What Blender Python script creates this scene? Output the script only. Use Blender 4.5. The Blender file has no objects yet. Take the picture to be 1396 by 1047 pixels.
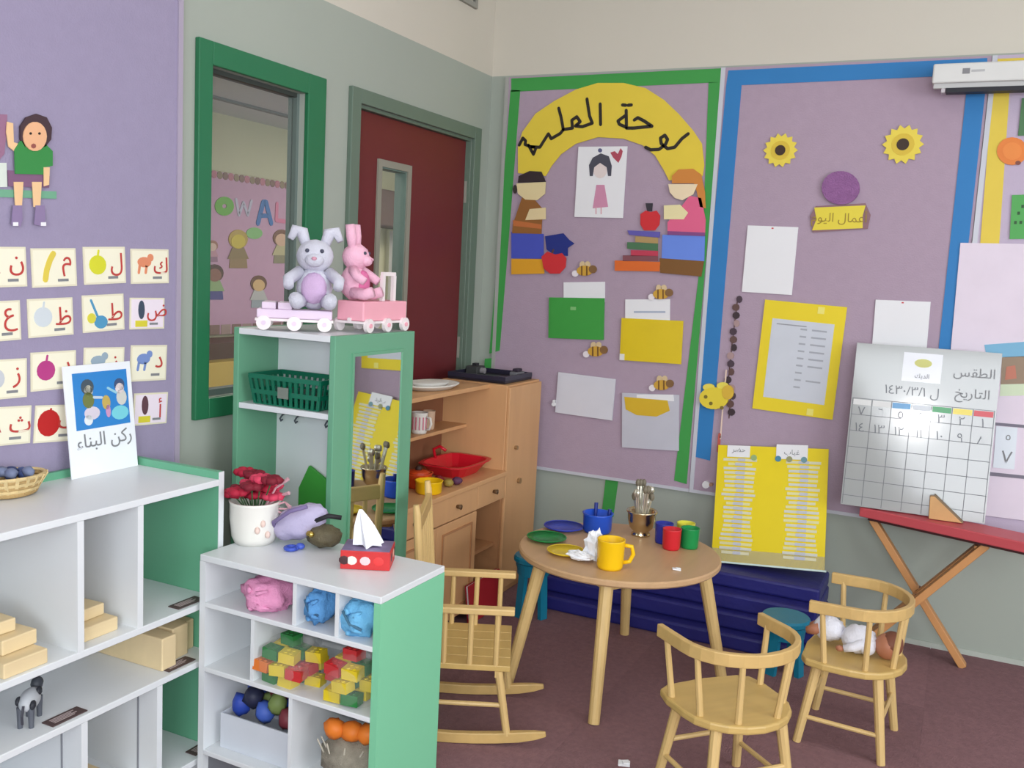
import bpy, bmesh, math, random
from mathutils import Vector, Matrix
random.seed(7)
SC = bpy.context.scene
COL = SC.collection

# ------------------------------------------------------------------ camera
IW, IH = 1396, 1047
FPX, PITCH, ROLL, YAW = 1285.0, 0.12043, 0.05206, -0.44442
CAM = Vector((0, 0, 1.45))
_f = Vector((math.sin(YAW)*math.cos(PITCH), math.cos(YAW)*math.cos(PITCH), -math.sin(PITCH)))
_r = Vector((math.cos(YAW), -math.sin(YAW), 0)); _u = _r.cross(_f)
RGT = math.cos(ROLL)*_r + math.sin(ROLL)*_u
UPV = -math.sin(ROLL)*_r + math.cos(ROLL)*_u
cam_d = bpy.data.cameras.new('camera'); cam = bpy.data.objects.new('camera', cam_d); COL.objects.link(cam)
cam_d.sensor_fit = 'HORIZONTAL'; cam_d.sensor_width = 36; cam_d.lens = 36*FPX/IW; cam_d.clip_start = .05
cam.matrix_world = Matrix(((RGT.x, UPV.x, -_f.x, CAM.x), (RGT.y, UPV.y, -_f.y, CAM.y), (RGT.z, UPV.z, -_f.z, CAM.z), (0, 0, 0, 1)))
SC.camera = cam

# ------------------------------------------------------------------ exposure, world, lights
SC.view_settings.view_transform = 'Standard'; SC.view_settings.look = 'None'
SC.view_settings.gamma = 1; SC.view_settings.use_curve_mapping = False
SC.view_settings.exposure = 0.0
wd = bpy.data.worlds.new('daylight'); SC.world = wd; wd.use_nodes = True
wd.node_tree.nodes['Background'].inputs[0].default_value = (.80, .90, 1.0, 1)
wd.node_tree.nodes['Background'].inputs[1].default_value = 1.0
def area(name, loc, target, sx, sy, power, col):
    l = bpy.data.lights.new(name, 'AREA'); l.shape = 'RECTANGLE'; l.size = sx; l.size_y = sy; l.energy = power; l.color = col
    o = bpy.data.objects.new(name, l); COL.objects.link(o); o.location = loc
    o.rotation_euler = (Vector(target)-Vector(loc)).to_track_quat('-Z', 'Y').to_euler(); return o
area('window_and_fill_light', (3.55, .9, 1.7), (0, 2.0, 1.0), 3.2, 1.7, 112, (.93, .97, 1.0))
area('window_and_fill_light', (.6, -2.45, 1.7), (-.4, 3, 1.1), 3.6, 1.7, 165, (.88, .94, 1.0))  # added fill before the solid wall behind the camera, no window there
fl = bpy.data.lights.new('camera_flash', 'POINT'); fl.energy = 52.0; fl.shadow_soft_size = .02; fl.color = (1, .98, .95)
flo = bpy.data.objects.new('camera_flash', fl); COL.objects.link(flo); flo.location = (.02, 0, 1.49)
LAMP = 3.3      # strength of the added ceiling lamp diffusers

# ------------------------------------------------------------------ materials
def lin(c): c /= 255.0; return c/12.92 if c <= .04045 else ((c+.055)/1.055)**2.4
def S(rgb): return (lin(rgb[0]), lin(rgb[1]), lin(rgb[2]), 1)
MATS = {}
def mat(name, rgb, rough=.6, var=.06, scale=9, bump=0, metal=0, kind=None, spec=.4, bscale=None):
    if name in MATS: return MATS[name]
    m = bpy.data.materials.new(name); m.use_nodes = True; nt = m.node_tree; b = nt.nodes['Principled BSDF']; MATS[name] = m
    b.inputs['Roughness'].default_value = rough; b.inputs['Metallic'].default_value = metal; b.inputs['Specular IOR Level'].default_value = spec
    tc = nt.nodes.new('ShaderNodeTexCoord'); mp = nt.nodes.new('ShaderNodeMapping'); nt.links.new(tc.outputs['Object'], mp.inputs[0])
    nz = nt.nodes.new('ShaderNodeTexNoise'); nz.inputs['Scale'].default_value = scale; nz.inputs['Detail'].default_value = 3
    nt.links.new(mp.outputs[0], nz.inputs['Vector'])
    if kind == 'wood': mp.inputs['Scale'].default_value = (1, 1, .12); nz.inputs['Distortion'].default_value = .6
    if kind == 'woody': mp.inputs['Scale'].default_value = (1, .1, 1); nz.inputs['Distortion'].default_value = .6
    mx = nt.nodes.new('ShaderNodeMix'); mx.data_type = 'RGBA'
    c = S(rgb); mx.inputs[6].default_value = tuple(x*(1-var) for x in c[:3])+(1,); mx.inputs[7].default_value = tuple(min(1, x*(1+var)) for x in c[:3])+(1,)
    nt.links.new(nz.outputs[0], mx.inputs[0]); out = mx.outputs[2]
    if kind == 'tile':
        oi = nt.nodes.new('ShaderNodeObjectInfo'); mr = nt.nodes.new('ShaderNodeMapRange'); mr.inputs[3].default_value = .93; mr.inputs[4].default_value = 1.07
        nt.links.new(oi.outputs['Random'], mr.inputs[0]); ml = nt.nodes.new('ShaderNodeMix'); ml.data_type = 'RGBA'; ml.blend_type = 'MULTIPLY'; ml.inputs[0].default_value = 1
        nt.links.new(out, ml.inputs[6]); nt.links.new(mr.outputs[0], ml.inputs[7]); out = ml.outputs[2]
    nt.links.new(out, b.inputs['Base Color'])
    if bump:
        n2 = nt.nodes.new('ShaderNodeTexNoise'); n2.inputs['Scale'].default_value = bscale or scale*6; nt.links.new(tc.outputs['Object'], n2.inputs['Vector'])
        bp = nt.nodes.new('ShaderNodeBump'); bp.inputs['Strength'].default_value = bump; bp.inputs['Distance'].default_value = .01
        nt.links.new(n2.outputs[0], bp.inputs['Height']); nt.links.new(bp.outputs[0], b.inputs['Normal'])
    return m
def clear(name, rgb, keep, rough=.08):
    if name in MATS: return MATS[name]
    m = bpy.data.materials.new(name); m.use_nodes = True; nt = m.node_tree; MATS[name] = m; b = nt.nodes['Principled BSDF']
    b.inputs['Base Color'].default_value = S(rgb); b.inputs['Roughness'].default_value = rough
    t = nt.nodes.new('ShaderNodeBsdfTransparent'); x = nt.nodes.new('ShaderNodeMixShader'); x.inputs[0].default_value = keep
    nt.links.new(t.outputs[0], x.inputs[1]); nt.links.new(b.outputs[0], x.inputs[2]); nt.links.new(x.outputs[0], nt.nodes['Material Output'].inputs[0]); return m
def glow(name, rgb, strength):
    m = bpy.data.materials.new(name); m.use_nodes = True; b = m.node_tree.nodes['Principled BSDF']
    b.inputs['Base Color'].default_value = S(rgb); b.inputs['Emission Color'].default_value = S(rgb); b.inputs['Emission Strength'].default_value = strength; MATS[name] = m; return m
GREYWALL = mat('grey_wall_paint', (162, 169, 160), .7, .03, 3)
CREAM = mat('cream_wall_paint', (205, 199, 187), .7, .02, 3)
CARPET = mat('carpet_pile', (134, 102, 106), .95, .22, 60, .5, kind='tile', spec=.1, bscale=240)
PURPLE = mat('purple_pinboard_felt', (153, 144, 172), .9, .05, 30, .15)
MAUVE = mat('mauve_pinboard_felt', (172, 152, 170), .9, .05, 30, .15)
LILAC = mat('lilac_pinboard_felt', (190, 176, 198), .9, .05, 30, .1)
TRIM = mat('pale_aluminium_trim', (196, 198, 208), .4, .03)
FRAMEGREEN = mat('glossy_green_paint', (40, 112, 76), .35, .04)
DOORFRAME = mat('grey_green_paint', (100, 118, 105), .45, .04)
DOORRED = mat('dark_red_paint', (104, 36, 40), .45, .05)
WHITE = mat('white_laminate', (222, 226, 230), .35, .02, 3, spec=.5)
MINT = mat('green_laminate', (104, 172, 138), .4, .04, 3)
MINTL = mat('mint_laminate', (126, 200, 160), .4, .03, 3)
BEECH = mat('beech_wood', (210, 178, 120), .45, .16, 26, kind='wood')
BEECHY = mat('beech_board', (202, 168, 108), .45, .16, 26, kind='woody')
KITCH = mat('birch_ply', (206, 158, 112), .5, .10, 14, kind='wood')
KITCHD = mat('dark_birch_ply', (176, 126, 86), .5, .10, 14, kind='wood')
BLOCK = mat('pale_block_wood', (222, 200, 158), .6, .10, 20, kind='woody')
PAPER = mat('white_paper', (232, 232, 236), .7, .02)
CREAMCARD = mat('cream_card', (240, 236, 214), .45, .02)
YEL = mat('yellow_card', (232, 208, 40), .6, .04)
ARCH = mat('mustard_card', (226, 200, 66), .7, .05)
GRN = mat('green_card', (62, 152, 72), .6, .04)
BLUEB = mat('blue_card', (44, 122, 186), .6, .04)
BLK = mat('black_ink', (40, 34, 30), .6, .05)
GREYINK = mat('grey_ink', (130, 132, 136), .6, .05)
REDINK = mat('red_ink', (188, 64, 60), .6, .05)
NAVY = mat('navy_vinyl', (38, 38, 112), .45, .10, 6, .2)
TEAL = mat('teal_plastic', (20, 120, 150), .4, .06)
SKIN = mat('peach_card', (236, 196, 150), .6, .03)
SKINB = mat('brown_skin_vinyl', (176, 116, 88), .5, .04)
def C(rgb, rough=.55): return mat('colour_%d_%d_%d_%d' % (*rgb, int(rough*100)), rgb, rough, .05)

# ------------------------------------------------------------------ mesh helpers
def ray(px, py): return ((px-IW/2)/FPX)*RGT - ((py-IH/2)/FPX)*UPV + _f
def onz(px, py, z): d = ray(px, py); return CAM + d*((z-CAM.z)/d.z)
class Frame:                       # a flat surface: origin, right, up, outward normal
    def __init__(s, O, U, V): s.O = Vector(O); s.U = Vector(U).normalized(); s.V = Vector(V).normalized(); s.N = s.U.cross(s.V).normalized()
    def pt(s, u, v, d=0): return s.O + s.U*u + s.V*v + s.N*d
    def px(s, x, y, d=0):
        r = ray(x, y); o = s.O + s.N*d; t = (o-CAM).dot(s.N)/r.dot(s.N); p = CAM + r*t - s.O; return (p.dot(s.U), p.dot(s.V))
    def pxs(s, pts, d=0): return [s.px(x, y, d) for x, y in pts]
XA, YB = -2.157, 4.131
FA = Frame((XA, 0, 0), (0, 1, 0), (0, 0, 1))
FB = Frame((0, YB, 0), (1, 0, 0), (0, 0, 1))
TF = {}
class MB:
    def __init__(s): s.v = []; s.f = []
    def add(s, vs, fs): n = len(s.v); s.v += [Vector(v) for v in vs]; s.f += [[i+n for i in f] for f in fs]; return s
    def box(s, c, d, rot=(0, 0, 0)):
        from mathutils import Euler
        R = Euler(rot).to_matrix(); c = Vector(c)
        vs = [c + R @ Vector((x*d[0]/2, y*d[1]/2, z*d[2]/2)) for x in (-1, 1) for y in (-1, 1) for z in (-1, 1)]
        return s.add(vs, [(0, 1, 3, 2), (4, 6, 7, 5), (0, 4, 5, 1), (2, 3, 7, 6), (0, 2, 6, 4), (1, 5, 7, 3)])
    def lim(s, x0, x1, y0, y1, z0, z1): return s.box(((x0+x1)/2, (y0+y1)/2, (z0+z1)/2), (abs(x1-x0), abs(y1-y0), abs(z1-z0)))
    def bar(s, a, b, w, h, up=(0, 0, 1)):
        a = Vector(a); b = Vector(b); t = (b-a).normalized(); sd = t.cross(Vector(up))
        if sd.length < 1e-4: sd = t.cross(Vector((1, 0, 0)))
        sd.normalize(); u = sd.cross(t)
        vs = [p + sd*(i*w/2) + u*(j*h/2) for p in (a, b) for i, j in ((-1, -1), (1, -1), (1, 1), (-1, 1))]
        return s.add(vs, [(0, 1, 2, 3), (7, 6, 5, 4), (0, 4, 5, 1), (1, 5, 6, 2), (2, 6, 7, 3), (3, 7, 4, 0)])
    def tube(s, pts, r, n=10, flat=None):
        pts = [Vector(p) for p in pts]; k = len(pts); rs = r if isinstance(r, (list, tuple)) else [r]*k
        vs = []; prev = None
        for i, p in enumerate(pts):
            t = (pts[min(i+1, k-1)] - pts[max(i-1, 0)]).normalized()
            ref = prev if prev is not None else (Vector((0, 0, 1)) if abs(t.z) < .9 else Vector((1, 0, 0)))
            sd = t.cross(ref).normalized(); u = sd.cross(t).normalized(); prev = u
            for j in range(n):
                a = 2*math.pi*j/n + (math.pi/4 if n == 4 else 0); fw, fh = flat or (1, 1)
                vs.append(p + sd*(math.cos(a)*rs[i]*fw) + u*(math.sin(a)*rs[i]*fh))
        fs = [(i*n+j, i*n+(j+1) % n, (i+1)*n+(j+1) % n, (i+1)*n+j) for i in range(k-1) for j in range(n)]
        fs += [tuple(range(n))[::-1], tuple((k-1)*n+j for j in range(n))]
        return s.add(vs, fs)
    def lathe(s, prof, c=(0, 0, 0), n=20, sx=1, sy=1):
        c = Vector(c); vs = []; k = len(prof)
        for r, z in prof:
            for j in range(n): a = 2*math.pi*j/n; vs.append(c + Vector((r*sx*math.cos(a), r*sy*math.sin(a), z)))
        fs = [(i*n+j, i*n+(j+1) % n, (i+1)*n+(j+1) % n, (i+1)*n+j) for i in range(k-1) for j in range(n)]
        if prof[0][0] > 1e-4: fs.append(tuple(range(n))[::-1])
        if prof[-1][0] > 1e-4: fs.append(tuple((k-1)*n+j for j in range(n)))
        return s.add(vs, fs)
    def ball(s, c, r, n=14, amp=0, seed=0, rot=None, freq=3):
        if not isinstance(r, (tuple, list)): r = (r, r, r)
        from mathutils import noise
        c = Vector(c); m = n//2; vs = []; off = Vector((seed*3.1, seed*1.7, seed*.9))
        def P(t, a):
            d = Vector((math.sin(t)*math.cos(a), math.sin(t)*math.sin(a), math.cos(t))); k = 1 + (amp*noise.noise(d*freq+off) if amp else 0)
            q = Vector((d.x*r[0], d.y*r[1], d.z*r[2]))*k
            return c + (rot @ q if rot else q)
        vs.append(P(0, 0))
        for i in range(1, m):
            for j in range(n): vs.append(P(math.pi*i/m, 2*math.pi*j/n))
        vs.append(P(math.pi, 0)); L = len(vs)-1
        fs = [(0, 1+j, 1+(j+1) % n) for j in range(n)]
        for i in range(m-2):
            for j in range(n): a = 1+i*n; fs.append((a+j, a+n+j, a+n+(j+1) % n, a+(j+1) % n))
        a = 1+(m-2)*n; fs += [(a+j, L, a+(j+1) % n) for j in range(n)]
        return s.add(vs, fs)
    def prism(s, poly, z0, z1):
        n = len(poly); vs = [(x, y, z0) for x, y in poly] + [(x, y, z1) for x, y in poly]
        return s.add(vs, [tuple(range(n))[::-1], tuple(range(n, 2*n))] + [(i, (i+1) % n, n+(i+1) % n, n+i) for i in range(n)])
    def fpoly(s, F, uv, d0, d1):
        n = len(uv); vs = [F.pt(u, v, d0) for u, v in uv] + [F.pt(u, v, d1) for u, v in uv]
        return s.add(vs, [tuple(range(n))[::-1], tuple(range(n, 2*n))] + [(i, (i+1) % n, n+(i+1) % n, n+i) for i in range(n)])
    def frect(s, F, u0, u1, v0, v1, d0, d1): return s.fpoly(F, [(u0, v0), (u1, v0), (u1, v1), (u0, v1)], d0, d1)
    def fdisc(s, F, u, v, r, d0, d1, n=18, rv=None): return s.fpoly(F, [(u+r*math.cos(2*math.pi*i/n), v+(rv or r)*math.sin(2*math.pi*i/n)) for i in range(n)], d0, d1)
    def fstroke(s, F, uv, w, d0, d1):
        for (a, b) in zip(uv[:-1], uv[1:]):
            dx, dy = b[0]-a[0], b[1]-a[1]; L = math.hypot(dx, dy) or 1e-6; nx, ny = -dy/L*w/2, dx/L*w/2
            s.fpoly(F, [(a[0]+nx, a[1]+ny), (b[0]+nx, b[1]+ny), (b[0]-nx, b[1]-ny), (a[0]-nx, a[1]-ny)], d0, d1)
        for a in uv: s.fdisc(F, a[0], a[1], w/2, d0, d1+.0001, 7)
        return s
    def build(s, name, m, parent=None, bevel=0, smooth=False, local=False, origin=None, subsurf=0):
        T = TF[parent] if parent is not None else None
        vs = s.v
        if parent is not None and not local: Ti = T.inverted(); vs = [Ti @ v for v in vs]
        if parent is None:
            if origin is None:
                xs = [v.x for v in vs]; ys = [v.y for v in vs]; origin = Vector(((min(xs)+max(xs))/2, (min(ys)+max(ys))/2, min(v.z for v in vs)))
            origin = Vector(origin); vs = [v-origin for v in vs]
        me = bpy.data.meshes.new(name); me.from_pydata(vs, [], s.f); me.materials.append(m)
        bm = bmesh.new(); bm.from_mesh(me); bmesh.ops.recalc_face_normals(bm, faces=bm.faces); bm.to_mesh(me); bm.free()
        if smooth:
            for p in me.polygons: p.use_smooth = True
        o = bpy.data.objects.new(name, me); COL.objects.link(o)
        if parent is not None: o.parent = parent; TF[o] = T
        else: o.location = origin; TF[o] = Matrix.Translation(origin)
        if bevel: b = o.modifiers.new('soft_edge', 'BEVEL'); b.width = bevel; b.segments = 2; b.limit_method = 'ANGLE'; b.angle_limit = .6
        if subsurf: b = o.modifiers.new('smooth', 'SUBSURF'); b.levels = subsurf; b.render_levels = subsurf
        return o
def tag(o, label, cat, group=None, kind=None):
    if label: o['label'] = label
    if cat: o['category'] = cat
    if group: o['group'] = group
    if kind: o['kind'] = kind
    return o
def thing(name, label, cat, loc=(0, 0, 0), rz=0, group=None, kind=None):
    o = bpy.data.objects.new(name, None); COL.objects.link(o); o.empty_display_size = .05
    o.location = loc; o.rotation_euler = (0, 0, rz); TF[o] = Matrix.Translation(Vector(loc)) @ Matrix.Rotation(rz, 4, 'Z')
    return tag(o, label, cat, group, kind)
def struct(name, mb, m, parent=None, **k):
    o = mb.build(name, m, parent, **k)
    if parent is None: o['kind'] = 'structure'
    return o
def text(body, size, m, name, parent, F, u, v, d, th=.0012, ang=0, sx=1.0):
    cu = bpy.data.curves.new('t', 'FONT'); cu.body = body; cu.size = size; cu.align_x = 'CENTER'; cu.align_y = 'CENTER'; cu.resolution_u = 2; cu.extrude = th/2
    to = bpy.data.objects.new('t', cu); COL.objects.link(to); bpy.context.view_layer.update()
    me = bpy.data.meshes.new_from_object(to); bpy.data.objects.remove(to); bpy.data.curves.remove(cu)
    xs = [q.co.x for q in me.vertices]; ys = [q.co.y for q in me.vertices]
    if not xs: return None
    cx, cy = (min(xs)+max(xs))/2, (min(ys)+max(ys))/2; ca, sa = math.cos(ang), math.sin(ang)
    mb = MB()
    vs = []
    for q in me.vertices:
        a, b = (q.co.x-cx)*sx, q.co.y-cy; vs.append(F.pt(u+a*ca-b*sa, v+a*sa+b*ca, d+q.co.z))
    mb.add(vs, [list(p.vertices) for p in me.polygons]); bpy.data.meshes.remove(me)
    return mb.build(name, m, parent)
def quad(F, px4, d=0):             # four photo corners on a surface -> a true rectangle there
    q = [Vector(F.px(x, y, d)) for x, y in px4]; c = sum(q, Vector((0, 0)))/4
    t = ((q[1]-q[0])+(q[2]-q[3])); ang = math.atan2(t.y, t.x)
    w = ((q[1]-q[0]).length+(q[2]-q[3]).length)/2; h = ((q[0]-q[3]).length+(q[1]-q[2]).length)/2
    return c, w, h, ang
def rrect(c, w, h, ang, fx0=-.5, fx1=.5, fy0=-.5, fy1=.5):
    ca, sa = math.cos(ang), math.sin(ang); out = []
    for a, b in ((fx0, fy0), (fx1, fy0), (fx1, fy1), (fx0, fy1)): out.append((c[0]+a*w*ca-b*h*sa, c[1]+a*w*sa+b*h*ca))
    return out
def sub(F, R, a, b):               # point at fractions (a right, b up) of rectangle R
    c, w, h, ang = R; ca, sa = math.cos(ang), math.sin(ang); return (c[0]+a*w*ca-b*h*sa, c[1]+a*w*sa+b*h*ca)
DB = .015                          # front of the pinboards
def px_poly(F, pts, d0, d1, mb=None): return (mb or MB()).fpoly(F, F.pxs(pts, d1), d0, d1)
def px_disc(F, x, y, r, d0, d1, n=16, ry=None):
    ry = ry or r; return px_poly(F, [(x+r*math.cos(2*math.pi*i/n), y+ry*math.sin(2*math.pi*i/n)) for i in range(n)], d0, d1)
exec_parts = []
del exec_parts
# ================================================================== THE ROOM
X1, Y0, ZC, ZB = 3.4, -2.6, 3.0, 2.362       # right wall, wall behind the camera, ceiling, paint line
floor = struct('floor', MB().lim(XA, X1, Y0, YB, -.06, -.008), mat('floor_screed', (120, 92, 96), .9))
tile = None
for i in range(-5, 4):
    for j in range(0, 9):
        x0, x1, y0, y1 = max(XA, i*.5), min(X1, i*.5+.5), j*.5, min(YB, j*.5+.5)
        if x1-x0 < .02 or y1-y0 < .02: continue
        MB().lim(x0+.0003, x1-.0003, y0+.0003, y1-.0003, -.008, 0).build('carpet_tile', CARPET, floor)
wl = MB(); T = .14; TL = .064
WY0, WY1, WZ0, WZ1 = 2.262, 2.725, .995, 2.022            # interior window opening
DY0, DY1, DZ1 = 3.04, 3.955, 2.045                        # door opening
for a in ((Y0, WY0, 0, ZB), (WY0, WY1, 0, WZ0), (WY0, WY1, WZ1, ZB), (WY1, DY0, 0, ZB), (DY0, DY1, DZ1, ZB), (DY1, YB+T, 0, ZB)):
    wl.lim(XA-TL, XA, a[0], a[1], a[2], a[3])
wall_left = struct('wall_left', wl, GREYWALL)
MB().lim(XA-TL, XA, Y0, YB+T, ZB, ZC).build('upper_band', CREAM, wall_left)
wall_back = struct('wall_back', MB().lim(XA, X1, YB, YB+T, 0, ZB), GREYWALL)
MB().lim(XA, X1, YB, YB+T, ZB, ZC).build('upper_band', CREAM, wall_back)
struct('baseboard_back', MB().lim(-.42, X1, YB-.008, YB, 0, .022), mat('grey_skirting', (180, 186, 178), .5))
struct('ceiling', MB().lim(XA-T, X1+T, Y0-T, YB+T, ZC, ZC+.08), mat('white_ceiling', (226, 226, 220), .8, .02))
wr = MB()
for a in ((Y0, -.9, 0, ZC), (-.9, 2.7, 0, .8), (-.9, 2.7, 2.6, ZC), (2.7, YB+T, 0, ZC)): wr.lim(X1, X1+T, a[0], a[1], a[2], a[3])
struct('wall_right', wr, GREYWALL)
struct('wall_front', MB().lim(XA-T, X1+T, Y0-T, Y0, 0, ZC), GREYWALL)
w2 = thing('window_2', None, None, (X1, .9, .8), kind='structure')
fr = MB()
for y in (-.87, .3, 1.5, 2.67): fr.lim(X1+.03, X1+.09, y-.03, y+.03, .8, 2.6)
for z in (.83, 2.57): fr.lim(X1+.03, X1+.09, -.9, 2.7, z-.03, z+.03)
fr.build('window_frame', TRIM, w2)

# added ceiling lamps (out of the frame, put in to light the room)
LAMPM = glow('added_lamp_diffuser', (255, 250, 240), LAMP)
for k, (x, y, nm) in enumerate(((-1.0, 2.5, 'back wall'), (1.3, 2.5, 'projector screen'), (-1.0, -.3, 'camera'), (1.3, -.3, 'daylight window'))):
    t = thing('added_ceiling_light', 'added unseen long white ceiling light nearest the ' + nm, 'ceiling light', (x, y, ZC), group='added ceiling lights')
    MB().lim(x-.66, x+.66, y-.2, y+.2, ZC-.05, ZC-.001).build('housing', TRIM, t)
    MB().lim(x-.62, x+.62, y-.16, y+.16, ZC-.06, ZC-.051).build('diffuser', LAMPM, t)

# interior window
win = thing('window_1', None, None, (XA, (WY0+WY1)/2, WZ0), kind='structure')
for nm, a in (('jamb', (2.203, WY0, .93, 2.092)), ('jamb', (WY1, 2.826, .93, 2.092)), ('head', (WY0, WY1, WZ1, 2.092)), ('sill', (WY0, WY1, .93, WZ0))):
    MB().lim(XA, XA+.018, *a).build('frame_'+nm, FRAMEGREEN, win, bevel=.003)
for nm, a in (('jamb', (WY0, WY0+.012, WZ0, WZ1)), ('jamb', (WY1-.014, WY1, WZ0, WZ1)), ('head', (WY0+.012, WY1-.014, WZ1-.014, WZ1)), ('sill', (WY0+.012, WY1-.014, WZ0, WZ0+.02))):
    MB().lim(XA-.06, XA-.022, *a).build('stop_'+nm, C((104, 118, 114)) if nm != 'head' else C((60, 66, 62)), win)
MB().lim(XA-.044, XA-.038, WY0+.012, WY1-.014, WZ0+.02, WZ1-.014).build('pane', clear('window_glass', (200, 210, 205), .05, .03), win)

# red door
door = thing('door_1', None, None, (XA, (DY0+DY1)/2, 0), kind='structure')
for nm, a in (('jamb', (2.981, DY0, 0, 2.1)), ('jamb', (DY1, 4.018, 0, 2.1)), ('head', (DY0, DY1, DZ1, 2.1))):
    MB().lim(XA, XA+.02, *a).build('frame_'+nm, DOORFRAME, door, bevel=.003)
for a in ((DY0, DY0+.012, 0, DZ1), (DY1-.012, DY1, 0, DZ1), (DY0+.012, DY1-.012, DZ1-.012, DZ1)):
    MB().lim(XA-.064, XA-.001, *a).build('frame_lining', DOORFRAME, door)
LY0, LY1, LZ0, LZ1 = 3.245, 3.44, .95, 1.835
lf = MB(); dx0, dx1 = XA-.066, XA-.022
for a in ((DY0+.014, LY0, .006, DZ1-.014), (LY1, DY1-.014, .006, DZ1-.014), (LY0, LY1, .006, LZ0), (LY0, LY1, LZ1, DZ1-.014)): lf.lim(dx0, dx1, *a)
leaf = lf.build('door_leaf', DOORRED, door)
for a in ((LY0, LY0+.006, LZ0, LZ1), (LY1-.006, LY1, LZ0, LZ1), (LY0+.006, LY1-.006, LZ1-.006, LZ1)): MB().lim(dx0-.01, dx1, *a).build('vision_lining', C((104, 124, 116)), leaf)
for a in ((LY0-.028, LY0, LZ0-.028, LZ1+.028), (LY1, LY1+.028, LZ0-.028, LZ1+.028), (LY0, LY1, LZ1, LZ1+.028), (LY0, LY1, LZ0-.028, LZ0)):
    MB().lim(dx1, dx1+.008, *a).build('vision_bead', C((142, 140, 128)), leaf)
MB().lim(dx0+.018, dx0+.024, LY0, LY1, LZ0, LZ1).build('pane', MATS['window_glass'], leaf)
for z in (.3, 1.02, 1.75): MB().lim(XA-.02, XA-.008, DY1-.016, DY1-.008, z, z+.1).build('hinge', C((150, 150, 140), .35), leaf)

# ventilation grille on the upper wall
vt = thing('wall_vent', 'grey slatted ventilation grille high on the cream wall above the red door', 'vent', (XA, 3.7, 2.62))
for a in ((3.48, 3.93, 2.62, 2.64), (3.48, 3.93, 2.88, 2.9), (3.48, 3.5, 2.64, 2.88), (3.91, 3.93, 2.64, 2.88)): MB().lim(XA, XA+.015, *a).build('frame_bar', C((150, 148, 140)), vt)
for k in range(8): MB().box((XA+.008, 3.705, 2.655+k*.03), (.012, .41, .004), (0, .6, 0)).build('slat', C((120, 118, 112)), vt)

# ---------------------------------------------------------------- the room beyond
LAMPF = glow('added_far_lamp_diffuser', (255, 250, 238), LAMP*3.2)  # for lamps added out of view to brighten the far room
XF = -4.5
struct('floor_2', MB().lim(XF, XA-TL, 1.5, 8.2, -.05, 0), CARPET)
struct('wall_beyond', MB().lim(XF-.1, XF, 1.5, 8.2, 0, 2.36), mat('pale_yellow_paint', (206, 202, 168), .7, .03, 3))
struct('wall_beyond_side', MB().lim(XF-.1, XA-TL, 8.2, 8.3, 0, 2.36), mat('pale_yellow_paint', (206, 202, 168)))
struct('wall_beyond_near', MB().lim(XF-.1, XA-TL, 1.4, 1.5, 0, 2.36), mat('pale_yellow_paint', (206, 202, 168)))
struct('ceiling_2', MB().lim(XF-.1, XA-TL, 1.4, 8.3, 2.36, 2.42), mat('grey_ceiling_board', (206, 208, 204), .8, .02))
for x, nm in ((-4.05, 'far side'), (-3.3, 'near side')):
    MBo = MB().lim(x-.02, x+.02, 1.6, 8.1, 2.345, 2.3599); tag(MBo.build('ceiling_rail', C((120, 122, 118))), 'thin dark rail along the ceiling seen through the window, ' + nm, 'rail', 'ceiling rails')
t = thing('added_ceiling_light', 'added unseen square ceiling lamp in the room behind the interior window', 'ceiling light', (-2.9, 3.5, 2.36))
MB().lim(-3.15, -2.65, 2.9, 4.1, 2.33, 2.3599).build('housing', TRIM, t)
MB().lim(-3.12, -2.68, 2.93, 4.07, 2.32, 2.33).build('diffuser', LAMPF, t)
t = thing('added_ceiling_light', 'added unseen square ceiling lamp in the room behind the red door', 'ceiling light', (-3.3, 6.3, 2.36))
MB().lim(-3.55, -3.05, 5.7, 6.9, 2.33, 2.3599).build('housing', TRIM, t)
MB().lim(-3.52, -3.08, 5.73, 6.87, 2.32, 2.33).build('diffuser', LAMPF, t)
FF = Frame((XF, 0, 0), (0, 1, 0), (0, 0, 1))
PINK = mat('pink_pinboard_felt', (206, 164, 186), .9, .05, 20)
pb = thing('noticeboard', 'pink noticeboard with coloured letters and children seen through the interior window', 'noticeboard', (XF, 5.2, .92))
MB().frect(FF, 4.2, 6.1, .92, 1.985, .002, .015).build('felt_panel', PINK, pb)
BRN = C((138, 104, 92)); 
for k in range(36):
    MB().fdisc(FF, 4.24+k*.052, 1.965, .026, .015, .018, 10).build('scallop', (BRN, C((190, 120, 132)), C((150, 128, 100)))[k % 3], pb)
for k in range(18): MB().frect(FF, 4.22+k*.104, 4.31+k*.104, .92, .985, .015, .018).build('border_card', (C((176, 150, 140)), C((150, 120, 110)))[k % 2], pb)
def ring(F, x, y, r, w, d0, d1):
    mb = MB(); n = 20; out = F.pxs([(x+r*math.cos(2*math.pi*i/n), y+r*math.sin(2*math.pi*i/n)) for i in range(n)]); inn = F.pxs([(x+(r-w)*math.cos(2*math.pi*i/n), y+(r-w)*math.sin(2*math.pi*i/n)) for i in range(n)])
    for i in range(n): mb.fpoly(F, [out[i], out[(i+1) % n], inn[(i+1) % n], inn[i]], d0, d1)
    return mb
ring(FF, 303, 281, 13, 10, .016, .02).build('letter', C((112, 178, 66)), pb)
MB().fstroke(FF, FF.pxs([(319, 272), (323, 293), (329, 276), (335, 293), (340, 274)]), .022, .016, .02).build('letter', C((196, 190, 206)), pb)
MB().fstroke(FF, FF.pxs([(349, 304), (356, 276), (360, 276), (367, 304)]), .04, .016, .02).fstroke(FF, FF.pxs([(352, 294), (364, 294)]), .03, .016, .02).build('letter', C((70, 118, 180)), pb)
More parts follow.
